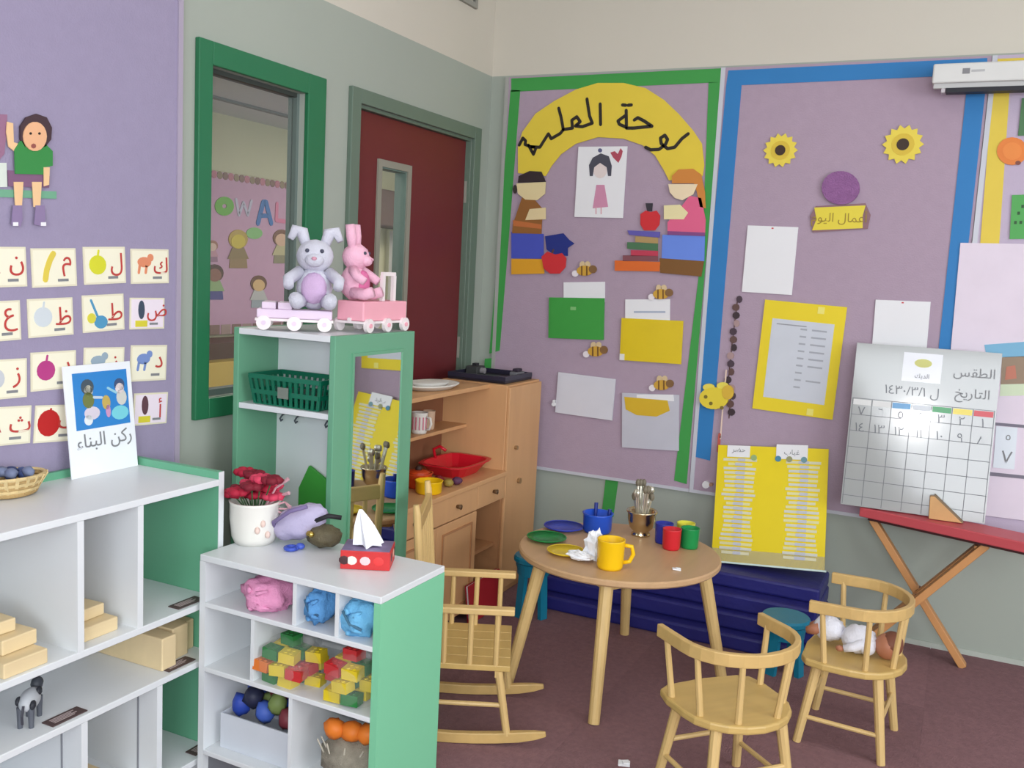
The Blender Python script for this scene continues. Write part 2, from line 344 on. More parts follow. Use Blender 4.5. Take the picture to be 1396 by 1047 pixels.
MB().fstroke(FF, FF.pxs([(375, 278), (374, 300), (386, 302)]), .03, .016, .02).build('letter', C((222, 130, 160)), pb)
def paper_child(label, x, y, s, hair, skin, top, bottom, F=FF, d=.016, group='paper figures on the pink noticeboard'):
    t = thing('paper_figure', label, 'paper figure', F.pt(*F.px(x, y+s*2.9), d), group=group)
    px_poly(F, [(x-s*.9, y+s*1.9), (x+s*.9, y+s*1.9), (x+s, y+s*3), (x-s, y+s*3)], d, d+.003).build('skirt', bottom, t)
    px_poly(F, [(x-s*.6, y+s*.7), (x+s*.6, y+s*.7), (x+s*1.15, y+s*2), (x-s*1.15, y+s*2)], d+.003, d+.006).build('shirt', top, t)
    px_disc(F, x, y-s*.15, s*1.05, d, d+.005).build('hair', hair, t)
    px_disc(F, x, y+s*.1, s*.78, d+.005, d+.008).build('face', skin, t)
    return t
DKB = C((92, 62, 54))
paper_child('paper child with dark hair and green top low on the pink noticeboard', 293, 374, 11.5, DKB, C((150, 104, 88)), C((152, 176, 120)), C((92, 84, 140)))
paper_child('paper figure in brown with a yellow face and dark ears on the pink noticeboard', 325, 328, 12.5, C((190, 160, 80)), C((214, 190, 70)), C((150, 126, 84)), C((160, 130, 90)))
paper_child('paper girl with long brown hair and white dress low on the pink noticeboard', 353, 388, 10.5, C((120, 84, 62)), C((226, 186, 130)), C((200, 196, 190)), C((170, 176, 180)))
paper_child('paper girl with brown hair at the grey window jamb on the pink noticeboard', 384, 326, 11, C((132, 92, 72)), C((220, 180, 150)), C((196, 184, 140)), C((150, 140, 110)))
paper_child('small pale paper child at the green window jamb on the pink noticeboard', 290, 336, 7, C((168, 120, 100)), C((220, 186, 168)), C((200, 150, 160)), C((160, 120, 140)))
tag(px_disc(FF, 347, 318, 11, .016, .02, 16, 8).build('paper_leaf', C((140, 192, 120))), 'pale green paper leaf beside the yellow faced paper figure', 'paper leaf')
cb = thing('cupboard', 'low yellow cupboard with a brown top below the pink noticeboard', 'cupboard', (XF, 5.1, 0))
MB().lim(XF+.002, XF+.3, 4.3, 6.0, 0, .8).build('body', C((206, 172, 84)), cb)
for y in (4.32, 4.74, 5.16, 5.58): MB().lim(XF+.3, XF+.315, y, y+.4, .04, .78).build('door', C((212, 180, 92)), cb, bevel=.004)
MB().lim(XF+.002, XF+.32, 4.28, 6.02, .8, .9).build('top', C((92, 62, 46)), cb)
sc = thing('wall_cabinet', 'dark brown wall cabinet seen through the glass slot of the red door', 'cabinet', (XF, 7.0, 1.75))
MB().lim(XF+.002, XF+.25, 6.3, 7.6, 1.74, 2.03).build('body', C((88, 70, 64)), sc)
MB().lim(XF+.25, XF+.262, 6.31, 6.94, 1.75, 2.02).build('door', C((96, 76, 70)), sc); MB().lim(XF+.25, XF+.262, 6.96, 7.59, 1.75, 2.02).build('door', C((96, 76, 70)), sc)
wp = thing('wooden_post', 'white square post seen through the glass slot of the red door', 'post', (XF+.085, 6.81, 0))
MB().lim(XF+.06, XF+.11, 6.78, 6.84, .05, 1.72).build('shaft', PAPER, wp); MB().lim(XF+.03, XF+.14, 6.75, 6.87, 0, .05).build('foot', PAPER, wp)

# ================================================================== PINBOARDS
bd = thing('pinboard', 'large purple felt pinboard holding the letter cards', 'pinboard', (XA, 1.2, .45))
MB().frect(FA, .1, 2.118, .45, 2.34, .002, DB).build('felt_panel', PURPLE, bd)
MB().frect(FA, 2.118, 2.136, .45, 2.34, .002, DB+.006).build('edge_strip', C((168, 158, 178)), bd)
MB().frect(FA, .1, 2.118, 2.34, 2.355, .002, DB+.004).build('edge_strip', TRIM, bd)
def board(label, x0, x1, felt, zb, zt, lower=None):
    t = thing('pinboard', label, 'pinboard', ((x0+x1)/2, YB, zb), group='felt pinboards on the back wall')
    MB().frect(FB, x0, x1, zb, zt, .002, DB).build('felt_panel', felt, t)
    for a, b in ((x0-.018, x0), ): MB().frect(FB, a, b, zb-.014, zt, .002, DB+.004).build('edge_strip', TRIM if x0 > -2 else C((164, 164, 160)), t)
    MB().frect(FB, x0, x1, zb-.014, zb, .002, DB+.004).build('edge_strip', TRIM, t)
    return t
b1 = board('mauve felt pinboard with a green paper border', -2.058, -1.05, MAUVE, .512, 2.352)
b2 = board('mauve felt pinboard with a blue paper border', -1.03, -.012, MAUVE, .512, 2.352)
b3 = board('mauve felt pinboard with a yellow paper border beside the projector screen', .008, 1.2, LILAC, .512, 2.352)
def strip(mname, px4, parent, name='border_strip', d=DB+.0005, th=.0025):
    px_poly(FB, px4, d, d+th).build(name, mname, parent)
strip(GRN, [(697, 107), (983, 93), (983, 112), (697, 125)], b1)
strip(GRN, [(696, 123), (709, 123), (693, 330), (681, 478), (667, 482), (680, 330)], b1)
strip(GRN, [(661, 489), (674, 488), (672, 512), (659, 512)], b1)
strip(GRN, [(966, 112), (983, 112), (936, 660), (919, 655), (958, 330)], b1)
strip(BLUEB, [(993, 96), (1346, 79), (1346, 101), (1011, 116), (990, 116)], b2)
strip(BLUEB, [(990, 116), (1011, 116), (968, 628), (944, 622)], b2)
strip(BLUEB, [(1320, 101), (1346, 100), (1304, 480), (1279, 480)], b2)
YB2 = C((222, 196, 72))
strip(YB2, [(1360, 80), (1440, 77), (1440, 96), (1360, 99)], b3)
strip(YB2, [(1355, 99), (1378, 99), (1362, 335), (1336, 335)], b3)
tag(px_poly(FB, [(826, 650), (843, 653), (836, 705), (820, 702)], .001, .004).build('paper_strip', GRN), 'loose green paper strip hanging below the pinboard behind the blue pot', 'paper strip')

# ---- swing girl on the purple board
t = thing('paper_figure', 'paper girl in a green shirt waving from a swing on the purple board', 'paper figure', FA.pt(*FA.px(40, 310), DB))
d = DB+.001
px_poly(FA, [(-60, 256), (77, 261), (77, 271), (-60, 267)], d, d+.003).build('swing_seat', C((112, 168, 138)), t)
px_poly(FA, [(-22, 222), (9, 222), (10, 255), (-22, 255)], d, d+.003).build('pillow', C((214, 222, 214)), t)
px_poly(FA, [(-20, 155), (10, 156), (9, 180), (6, 210), (-20, 240)], d, d+.002).build('hair_bow', C((152, 110, 138)), t)
px_poly(FA, [(11, 232), (60, 236), (68, 240), (67, 256), (12, 254)], d+.003, d+.006).build('shorts', C((128, 92, 124)), t)
for x in (25, 50): px_poly(FA, [(x-6, 248), (x+7, 248), (x+5, 282), (x-4, 282)], d+.006, d+.008).build('leg', SKIN, t)
for x in (24, 55): px_poly(FA, [(x-6, 280), (x+6, 280), (x+7, 300), (x+4, 309), (x-8, 306)], d+.008, d+.010).build('boot', C((140, 122, 160)), t); 
for x in (20, 58): px_poly(FA, [(x-2, 303), (x+5, 303), (x+5, 308), (x-2, 308)], d+.010, d+.011).build('boot_toe', PAPER, t)
px_poly(FA, [(20, 204), (28, 192), (62, 196), (72, 206), (72, 226), (62, 228), (60, 238), (21, 237)], d+.006, d+.009).build('shirt', C((56, 138, 70)), t)
px_poly(FA, [(10, 166), (18, 168), (19, 194), (26, 196), (22, 208), (12, 200), (9, 180)], d+.004, d+.007).build('arm', SKIN, t)
px_poly(FA, [(60, 228), (68, 228), (67, 252), (60, 254)], d+.009, d+.011).build('arm', SKIN, t)
px_poly(FA, [(28, 190), (28, 172), (36, 160), (50, 155), (64, 160), (71, 174), (70, 190), (62, 200), (34, 200)], d+.004, d+.009).build('hair', C((70, 50, 58)), t)
px_disc(FA, 48, 186, 16, d+.009, d+.012, 18, 20).build('face', C((232, 178, 138)), t)
px_disc(FA, 46, 199, 3.4, d+.012, d+.013, 8).build('mouth', C((150, 84, 78)), t)
for x in (42, 54): px_disc(FA, x, 182, 1.8, d+.012, d+.013, 8).build('eye', BLK, t)

# ---- letter cards
AR = dict(nun='\u0646', mim='\u0645', lam='\u0644', kaf='\u0643', ain='\u0639', zha='\u0638', tah='\u0637', dad='\u0636', zay='\u0632', ra='\u0631', dhal='\u0630', dal='\u062f', tha='\u062b', ta='\u062a', ba='\u0628', alef='\u0623')
cards = [('nun', (-26, 336), (35, 337), (35, 390), (-28, 393), 'a red bowl shape', (200, 70, 66)), ('mim', (42, 339), (103, 338), (103, 390), (42, 392), 'a yellow banana', (222, 200, 80)),
 ('lam', (113, 337), (170, 336), (170, 386), (113, 388), 'a yellow lemon', (212, 212, 50)), ('kaf', (178, 339), (229, 340), (229, 386), (177, 387), 'an orange animal', (222, 140, 104)),
 ('ain', (-35, 412), (27, 409), (27, 463), (-36, 468), 'red fruit', (190, 76, 72)), ('zha', (37, 408), (98, 405), (99, 456), (37, 461), 'a pale grey drawing', (206, 214, 220)),
 ('tah', (111, 403), (168, 400), (168, 449), (112, 454), 'a blue bird', (80, 150, 190)), ('dad', (176, 406), (223, 406), (223, 448), (176, 449), 'a dark bottle', (64, 76, 96)),
 ('zay', (-30, 492), (35, 488), (36, 541), (-30, 547), 'a grey drawing', (196, 200, 206)), ('ra', (41, 481), (102, 477), (103, 528), (41, 534), 'a magenta pomegranate', (180, 60, 130)),
 ('dhal', (113, 474), (168, 473), (168, 519), (113, 522), 'a grey blue wolf', (150, 170, 186)), ('dal', (177, 471), (226, 470), (226, 518), (177, 520), 'a blue bear', (120, 144, 200)),
 ('tha', (-28, 557), (41, 552), (41, 604), (-28, 610), 'a red cake', (190, 84, 80)), ('ta', (46, 553), (104, 551), (104, 600), (46, 604), 'a big red apple', (184, 30, 30)),
 ('ba', (113, 540), (168, 537), (168, 584), (113, 590), 'a pale picture', (214, 200, 170)), ('alef', (181, 537), (227, 534), (227, 577), (181, 580), 'a dark haired child', (96, 64, 74))]
rows = ('top', 'second', 'third', 'bottom')
for k, (nm, a, b, c_, e, pic, col) in enumerate(cards):
    R = quad(FA, (a, b, c_, e), DB); c, w, h, ang = R
    t = thing('letter_card', 'letter card with %s and Arabic letter %s in the %s row' % (pic, nm, rows[k//4]), 'letter card', FA.pt(c[0], c[1]-h/2, DB), group='letter cards on the purple board')
    MB().fpoly(FA, rrect(c, w, h, ang), DB+.0005, DB+.003).build('card', C((226, 220, 196), .4), t)
    MB().fpoly(FA, rrect(c, w, h, ang, -.46, .46, -.45, .45), DB+.003, DB+.0036).build('face', CREAMCARD if k not in (7, 15) else C((236, 224, 236), .4), t)
    u, v = sub(FA, R, .27, .02); text(AR[nm], h*.66, REDINK, 'letter', t, FA, u, v, DB+.0046, ang=ang)
    u, v = sub(FA, R, .18, -.33); MB().fpoly(FA, rrect((u, v), w*.24, h*.07, ang), DB+.0036, DB+.0044).build('word', GREYINK, t)
    P = C(col); d = DB+.0036; q = lambda x, y: sub(FA, R, x, y); mb = MB()
    if nm in ('mim',): mb.fstroke(FA, [q(-.22, -.3), q(-.18, -.05), q(-.1, .2), q(-.02, .36)], h*.16, d, d+.001)
    elif nm in ('dad', 'alef'):
        u, v = q(-.18, .12); mb.fdisc(FA, u, v, h*.13, d, d+.001, 14, h*.3)
        u, v = q(-.18, -.32); MB().fpoly(FA, rrect((u, v), w*.34, h*.2, ang), d, d+.001).build('label_patch', C((214, 204, 60)), t)
    elif nm in ('kaf', 'dal', 'dhal'):
        u, v = q(-.16, .12); mb.fdisc(FA, u, v, w*.18, d, d+.001, 14, h*.15); u, v = q(.0, .25); mb.fdisc(FA, u, v, w*.08, d, d+.0011, 12)
        for x in (-.28, -.1): mb.fstroke(FA, [q(x, .05), q(x-.03, -.18)], w*.06, d, d+.001)
    elif nm == 'tah':
        mb.fdisc(FA, *q(-.08, -.24), w*.16, d, d+.001, 14, h*.18); mb.fstroke(FA, [q(-.15, -.1), q(-.3, .36)], w*.05, d, d+.001); MB().fdisc(FA, *q(-.3, -.12), w*.1, d, d+.0012).build('bird_wing', C((214, 206, 70)), t)
    elif nm in ('nun', 'ain', 'tha'): mb.fpoly(FA, [q(-.4, -.15), q(-.1, -.15), q(-.25, .3)], d, d+.001)
    else: mb.fdisc(FA, *q(-.18, .02), w*(.26 if nm == 'ta' else .2), d, d+.001, 16, h*(.36 if nm == 'ta' else .26)); mb.fstroke(FA, [q(-.18, .2), q(-.15, .4)], w*.04, d, d+.0012)
    mb.build('picture', P, t)

# ================================================================== PAPERS ON THE BACK WALL
d = DB+.004
# yellow arch with the handwritten title
t = thing('paper_arch', 'yellow paper arch with black handwritten Arabic title over the pinboard', 'paper sign', FB.pt(*FB.px(835, 225), d))
px_poly(FB, [(706, 236), (706, 200), (712, 180), (730, 155), (755, 138), (785, 122), (815, 113), (850, 113), (880, 120), (905, 136), (925, 155), (945, 178), (957, 196), (960, 225), (958, 240),
             (912, 246), (905, 232), (893, 212), (876, 198), (850, 189), (815, 187), (785, 196), (765, 210), (752, 226), (744, 240)], d, d+.003).build('arch', ARCH, t)
def hand(pts, w=.0145): return MB().fstroke(FB, FB.pxs([(690+x/5.17, 110+y/5.17) for x, y in pts], d), w, d+.003, d+.0045)
for st in ([(95, 455), (120, 405), (140, 425), (135, 450), (160, 460)], [(160, 455), (195, 520), (215, 470), (165, 465), (240, 470), (300, 375), (320, 410), (385, 372), (405, 345), (390, 260), (373, 195)],
           [(405, 345), (470, 335), (465, 280), (500, 255), (525, 290), (490, 320), (540, 325), (610, 300), (590, 250), (572, 130)], [(665, 165), (668, 310)],
           [(848, 210), (850, 330), (800, 308), (790, 285), (845, 245)], [(850, 335), (900, 335), (1030, 322), (975, 285), (930, 262), (905, 278)], [(822, 172), (845, 174)], [(862, 174), (885, 172)],
           [(1285, 375), (1240, 410), (1190, 470), (1140, 480), (1095, 445), (1090, 405), (1120, 385), (1140, 415), (1125, 450), (1080, 485), (1020, 488), (985, 470)]):
    hand(st).build('lettering', BLK, t)
# boy
t = thing('paper_figure', 'paper boy with black hair and blue trousers under the arch', 'paper figure', FB.pt(*FB.px(722, 375), d)); e = d+.004
px_poly(FB, [(697, 353), (741, 353), (742, 373), (697, 374)], e, e+.003).build('shoes', C((222, 160, 40)), t)
px_poly(FB, [(697, 316), (741, 319), (741, 353), (697, 352)], e, e+.003).build('trousers', C((72, 84, 186)), t)
px_poly(FB, [(699, 306), (712, 268), (727, 270), (740, 285), (738, 319), (698, 318)], e+.003, e+.005).build('jumper', C((146, 96, 48)), t)
px_poly(FB, [(722, 285), (744, 283), (744, 299), (716, 300)], e+.005, e+.007).build('arm', C((226, 206, 160)), t)
px_poly(FB, [(699, 300), (738, 306), (738, 312), (700, 308)], e+.005, e+.006).build('belt', C((190, 110, 60)), t)
px_poly(FB, [(704, 250), (744, 248), (743, 264), (732, 273), (716, 272), (706, 264)], e+.003, e+.006).build('face', C((226, 208, 160)), t)
px_poly(FB, [(706, 249), (707, 240), (722, 233), (738, 234), (744, 248)], e+.003, e+.007).build('hair', C((52, 40, 44)), t)
px_disc(FB, 702, 258, 3, e+.002, e+.005, 8, 6).build('ear', C((60, 50, 50)), t)
tag(px_poly(FB, [(743, 322), (768, 318), (776, 327), (783, 332), (774, 338), (774, 349), (755, 347), (745, 340)], e+.004, e+.007).build('paper_star', C((34, 48, 128))), 'dark blue paper star beside the paper boy', 'paper star')
t = thing('paper_apple', 'red paper apple below the dark blue star', 'paper apple', FB.pt(*FB.px(756, 373), d))
px_poly(FB, [(738, 350), (746, 343), (757, 347), (766, 345), (772, 352), (771, 364), (763, 373), (750, 373), (741, 366)], e+.008, e+.011).build('fruit', C((206, 48, 54)), t)
MB().fstroke(FB, FB.pxs([(756, 347), (758, 341)]), .008, e+.008, e+.010).build('stem', DKB, t)
# girl
t = thing('paper_figure', 'paper girl with orange hair and pink top under the arch', 'paper figure', FB.pt(*FB.px(930, 376), d))
px_poly(FB, [(899, 352), (960, 354), (956, 377), (900, 372)], e, e+.003).build('shoes', C((124, 84, 40)), t)
px_poly(FB, [(903, 320), (961, 322), (960, 356), (902, 352)], e+.001, e+.004).build('trousers', C((104, 138, 226)), t)
px_poly(FB, [(910, 303), (930, 280), (940, 267), (956, 270), (962, 300), (961, 320), (910, 315)], e+.004, e+.007).build('top', C((222, 98, 138)), t)
px_poly(FB, [(910, 315), (961, 317), (961, 322), (910, 320)], e+.007, e+.008).build('belt', C((130, 72, 130)), t)
px_poly(FB, [(905, 280), (927, 279), (938, 290), (932, 299), (905, 299)], e+.007, e+.009).build('arm', C((232, 220, 170)), t)
px_poly(FB, [(916, 250), (916, 240), (925, 231), (945, 230), (956, 238), (961, 262), (962, 284), (954, 282), (950, 262), (946, 250)], e+.003, e+.007).build('hair', C((206, 132, 58)), t)
px_poly(FB, [(911, 251), (951, 251), (945, 265), (930, 273), (920, 270), (913, 262)], e+.004, e+.008).build('face', C((236, 216, 182)), t)
t = thing('paper_apple', 'red paper apple lying on the stack of paper books', 'paper apple', FB.pt(*FB.px(886, 314), d))
px_poly(FB, [(873, 292), (880, 287), (887, 289), (895, 287), (900, 294), (899, 306), (893, 314), (878, 314), (873, 306)], e, e+.003).build('fruit', C((206, 44, 52)), t)
px_poly(FB, [(880, 277), (890, 277), (889, 288), (882, 288)], e, e+.002).build('stem', C((52, 48, 58)), t)
for nm, col, q in (('purple', (96, 88, 170), [(855, 314), (900, 316), (899, 324), (858, 320)]), ('tan', (176, 146, 96), [(866, 322), (897, 324), (897, 332), (866, 330)]), ('green', (74, 116, 82), [(855, 330), (897, 332), (897, 342), (855, 339)]),
                   ('crimson', (190, 60, 84), [(860, 341), (897, 342), (897, 349), (860, 349)]), ('brown', (130, 76, 84), [(849, 348), (897, 349), (897, 356), (849, 356)]), ('orange', (218, 106, 42), [(838, 355), (900, 357), (899, 370), (838, 369)])):
    tag(px_poly(FB, q, e+.001, e+.004).build('paper_book', C(col)), nm + ' paper book in the stack beside the paper girl', 'paper book', 'paper books under the arch')

def sheet(label, px4, m, name='paper_sheet', cat='paper', d=DB+.005, th=.002, group=None):
    R = quad(FB, px4, d); c, w, h, ang = R
    t = thing(name, label, cat, FB.pt(c[0], c[1]-h/2, d), group=group)
    MB().fpoly(FB, rrect(c, w, h, ang), d, d+th).build('sheet', m, t)
    return t, R
def on(R, t, nm, m, fr, d, th=.0008): return MB().fpoly(FB, rrect(R[0], R[1], R[2], R[3], *fr), d, d+th).build(nm, m, t)
PIN = C((190, 60, 70))
# drawing of a girl
t, R = sheet('white sheet with a girl in a pink dress and a red heart', [(786, 199), (852, 201), (853, 296), (786, 297)], PAPER, cat='drawing', d=DB+.006)
dd = DB+.008
px_poly(FB, [(804, 240), (803, 225), (808, 215), (819, 209), (830, 213), (834, 226), (833, 240), (829, 240), (827, 228), (818, 222), (810, 228), (808, 240)], dd+.001, dd+.0022).build('hair', C((74, 74, 88)), t)
px_disc(FB, 818, 232, 9.5, dd, dd+.001, 16, 11).build('face', C((226, 212, 210)), t)
px_poly(FB, [(813, 252), (824, 252), (829, 282), (808, 284)], dd, dd+.001).build('dress', C((206, 142, 172)), t)
for x in (815, 822): MB().fstroke(FB, FB.pxs([(x, 283), (x, 292)]), .005, dd, dd+.001).build('leg', C((214, 160, 170)), t)
px_poly(FB, [(832, 208), (838, 206), (842, 210), (846, 202), (849, 206), (847, 214), (843, 222), (836, 215)], dd, dd+.001).build('heart', C((176, 74, 92)), t)
px_disc(FB, 818, 205, 3, dd, dd+.001, 8).build('hair_bow', C((90, 92, 130)), t)
# folders with paper bees
def bee(x, y, label, flip=1, white=True):
    t = thing('paper_bee', label, 'paper bee', FB.pt(*FB.px(x, y+10), DB+.009), group='paper bees over the folders'); z = DB+.010
    px_disc(FB, x, y, 11, z, z+.004, 14, 7).build('body', C((206, 160, 60)), t)
    px_disc(FB, x+flip*11, y-2, 5.5, z, z+.005, 12).build('head', C((130, 96, 60)), t)
    for k in (-4, 3): px_poly(FB, [(x+k-1, y-6.5), (x+k+1, y-6.5), (x+k+1, y+6.5), (x+k-1, y+6.5)], z+.004, z+.005).build('stripe', C((120, 84, 40)), t)
    for k in (-3, 4): px_disc(FB, x+k, y-8, 4, z, z+.003, 10, 5).build('wing', C((214, 190, 150)), t)
    if white: px_disc(FB, x-flip*13, y+4, 4.5, z-.002, z+.002, 10).build('flower', C((232, 224, 230)), t)
bee(797, 369, 'paper bee above the green folder'); bee(901, 401, 'paper bee above the yellow folder'); bee(812, 479, 'paper bee between the green folder and the white folder'); bee(902, 525, 'paper bee above the clear folder with yellow sheet')
t, R = sheet('white sheet sticking out of the green folder', [(768, 385), (825, 384), (825, 412), (769, 412)], PAPER, d=DB+.003)
t, R = sheet('green card folder pinned below the paper boy', [(749, 405), (825, 407), (823, 463), (748, 461)], mat('green_folder', (68, 158, 72), .3), 'card_folder', 'folder', DB+.006, .005, 'folders on the pinboard'); on(R, t, 'flap', mat('green_folder', (68, 158, 72)), (-.46, .5, -.5, .47), DB+.011, .002); on(R, t, 'label_sticker', C((130, 190, 120)), (-.1, 0, .2, .28), DB+.013)
t, R = sheet('white sheet sticking out of the yellow folder', [(853, 408), (914, 408), (913, 440), (852, 440)], PAPER, d=DB+.003); on(R, t, 'printed_line', C((170, 180, 200)), (-.3, .4, -.08, 0), DB+.005)
t, R = sheet('yellow card folder pinned below the paper girl', [(848, 433), (932, 438), (929, 496), (845, 491)], mat('yellow_folder', (224, 196, 40), .3), 'card_folder', 'folder', DB+.006, .005, 'folders on the pinboard'); on(R, t, 'flap', mat('yellow_folder', (224, 196, 40)), (-.46, .5, -.5, .47), DB+.011, .002); on(R, t, 'label_sticker', C((226, 226, 220)), (-.5, -.42, -.5, -.35), DB+.013)
t, R = sheet('plain white plastic folder low on the mauve board', [(762, 507), (840, 517), (835, 573), (757, 562)], mat('white_folder', (214, 214, 224), .25), 'card_folder', 'folder', DB+.006, .005, 'folders on the pinboard'); on(R, t, 'flap', mat('white_folder', (214, 214, 224)), (-.46, .5, -.5, .45), DB+.011, .002)
t, R = sheet('clear plastic folder with a yellow sheet inside', [(850, 537), (920, 537), (932, 616), (847, 608)], mat('clear_folder', (196, 196, 208), .2), 'card_folder', 'folder', DB+.006, .005, 'folders on the pinboard')
px_poly(FB, [(851, 541), (910, 546), (913, 560), (895, 568), (868, 566), (853, 558)], DB+.011, DB+.0125).build('yellow_sheet', C((214, 176, 44)), t); px_poly(FB, [(868, 538), (918, 538), (919, 547), (868, 545)], DB+.011, DB+.012).build('white_sheet', PAPER, t)

# blue bordered board
def sunflower(x, y, r, label):
    t = thing('paper_sunflower', label, 'paper flower', FB.pt(*FB.px(x, y+r), d), group='paper sunflowers on the blue bordered board'); n = 14
    u, v = FB.px(x, y, d); R = r*.0031
    for k in range(n):
        a = 2*math.pi*k/n; ca, sa = math.cos(a), math.sin(a); pts = [(.35, -.16), (.75, -.2), (1.0, 0), (.75, .2), (.35, .16)]
        MB().fpoly(FB, [(u+R*(p*ca-q*sa), v+R*(p*sa+q*ca)) for p, q in pts], d+.0004*(k % 2), d+.003+.0004*(k % 2)).build('petal', C((230, 208, 78)), t)
    MB().fdisc(FB, u, v, R*.55, d+.003, d+.005).build('disc', C((216, 186, 60)), t); MB().fdisc(FB, u, v, R*.3, d+.005, d+.007).build('centre', C((56, 36, 24)), t)
sunflower(1064, 205, 23, 'paper sunflower nearer the green bordered board'); sunflower(1231, 197, 25, 'paper sunflower nearer the projector screen')
tag(px_disc(FB, 1146, 256, 26, d, d+.012, 22, 23).build('paper_rosette', mat('purple_tissue', (148, 100, 152), .8, .25, 40, .6)), 'round purple tissue rosette above the yellow name sign', 'rosette')
t = thing('paper_sign', 'small yellow sign with faint Arabic writing under the purple rosette', 'sign', FB.pt(*FB.px(1145, 317), d))
px_poly(FB, [(1104, 295), (1112, 281), (1180, 277), (1187, 293), (1183, 312), (1108, 317)], d, d+.002).build('backing', C((140, 104, 112)), t)
px_poly(FB, [(1110, 283), (1180, 280), (1176, 294), (1176, 311), (1107, 314), (1113, 299)], d+.002, d+.004).build('plate', C((226, 208, 66)), t)
u, v = FB.px(1144, 298, d); text('\ufee1\ufeee\ufef4\ufedf\ufe8d \ufedd\ufe8e\ufee4\ufecb\ufe83', .05, C((160, 134, 44)), 'lettering', t, FB, u, v, d+.0045)
t, R = sheet('blank white sheet pinned below the sunflower by the blue strip', [(1019, 307), (1085, 310), (1083, 402), (1012, 398)], PAPER, d=DB+.004); on(R, t, 'pin', PIN, (-.02, .02, .46, .48), DB+.006)
t, R = sheet('white sheet half hidden by the calendar board', [(1194, 408), (1266, 412), (1264, 500), (1187, 496)], PAPER, d=DB+.004); on(R, t, 'pin', PIN, (-.02, .02, .46, .48), DB+.006)
t, R = sheet('yellow framed list with a white printed sheet', [(1043, 409), (1154, 418), (1136, 573), (1026, 556)], YEL, 'framed_list', 'list', DB+.004, .003)
on(R, t, 'inner_sheet', mat('laminated_white', (206, 210, 220), .15), (-.38, .38, -.38, .34), DB+.007); 
for k in range(9):
    for a, b in ((-.02, .06), (.12, .3)):
        if random.random() < .75: on(R, t, 'printed_line', C((164, 168, 178)), (a, b, .26-k*.065, .275-k*.065), DB+.0078)
on(R, t, 'printed_line', C((150, 152, 160)), (-.32, .05, .29, .30), DB+.0078)
for a, b in ((.2, .45), (.22, -.46)): on(R, t, 'tape', C((236, 226, 120)), (a-.04, a+.04, b-.03, b+.03), DB+.0078)
# dark beaded strip and the stick bee
t = thing('ribbon', 'dark beaded ribbon hanging between the blue strip and the yellow framed list', 'ribbon', FB.pt(*FB.px(992, 570), DB))
MB().fstroke(FB, FB.pxs([(1006, 406), (998, 470), (993, 520), (996, 545), (994, 570)], DB), .004, DB+.001, DB+.003).build('cord', DKB, t)
for k in range(15):
    y = 408+k*11; x = 1006-(y-406)*.11 if y < 520 else 997; x += (2, -1.5, 0)[k % 3]
    px_disc(FB, x, y, 5 if k % 3 else 4, DB+.002, DB+.008, 9, 5).build('bead', (C((70, 54, 66)), C((96, 70, 66)), C((58, 44, 50)), C((168, 140, 140)))[k % 4], t)
t = thing('paper_bee', 'yellow felt bee on a thin pale stick over the blue strip', 'paper bee', FB.pt(*FB.px(985, 605), DB)); z = DB+.012
MB().fstroke(FB, FB.pxs([(990, 505), (985, 560), (982, 598)], z), .006, z-.004, z).build('stick', C((226, 200, 186)), t)
MB().fstroke(FB, FB.pxs([(981, 592), (979, 615)], z), .012, z-.004, z).build('grip', C((186, 90, 80)), t)
px_disc(FB, 973, 543, 20, z, z+.012, 18, 15).build('body', C((226, 204, 60)), t); px_disc(FB, 992, 535, 8, z, z+.014, 12, 10).build('head', C((214, 176, 60)), t)
for a, b in ((985, 526), (966, 528)): px_disc(FB, a, b, 8, z, z+.008, 12, 5).build('wing', C((230, 214, 90)), t)
for a, b in ((969, 550), (984, 556), (962, 541)): px_disc(FB, a, b, 2.6, z+.012, z+.014, 8).build('spot', C((120, 106, 40)), t)
t = thing('door_stop', 'small white wall hook beside the yellow name chart', 'hook', FB.pt(*FB.px(963, 662), .0)); t.name = 'wall_hook'
px_disc(FB, 962, 661, 5, DB, DB+.014, 12).build('base', PAPER, t); px_disc(FB, 969, 661, 2.5, DB, DB+.02, 8).build('peg', C((170, 130, 110)), t)
t = thing('wall_hook', 'tiny white hook on the mauve board beside the play fridge', 'hook', FB.pt(*FB.px(755, 552), 0)); px_disc(FB, 755, 551, 3.2, DB, DB+.012, 10).build('base', PAPER, t); px_disc(FB, 755, 547, 2, DB+.001, DB+.016, 8).build('peg', PAPER, t)

# third board
t = thing('paper_disc', 'orange paper disc pinned over the yellow border', 'paper disc', FB.pt(*FB.px(1380, 227), DB+.004)); px_disc(FB, 1380, 206, 21, DB+.004, DB+.007, 20, 19).build('disc', C((226, 128, 56)), t); px_disc(FB, 1380, 206, 13, DB+.007, DB+.008, 18, 12).build('inner_disc', C((232, 138, 64)), t); px_disc(FB, 1388, 222, 4, DB+.007, DB+.009, 8, 3).build('pin', C((130, 74, 60)), t)
t, R = sheet('green card with black marks at the frame edge below the orange disc', [(1379, 266), (1440, 264), (1440, 325), (1377, 326)], C((80, 164, 84)), 'paper_card', 'card', DB+.004)
for a, b in ((-.42, -.16), (-.3, -.16), (-.36, .05), (-.28, .2), (-.2, .1)): on(R, t, 'mark', C((40, 80, 44)), (a, a+.06, b, b+.07), DB+.006)
t, R = sheet('dark green card below the projector screen at the frame edge', [(1391, 134), (1450, 132), (1450, 184), (1390, 185)], C((76, 120, 80)), 'paper_card', 'card', DB+.004)
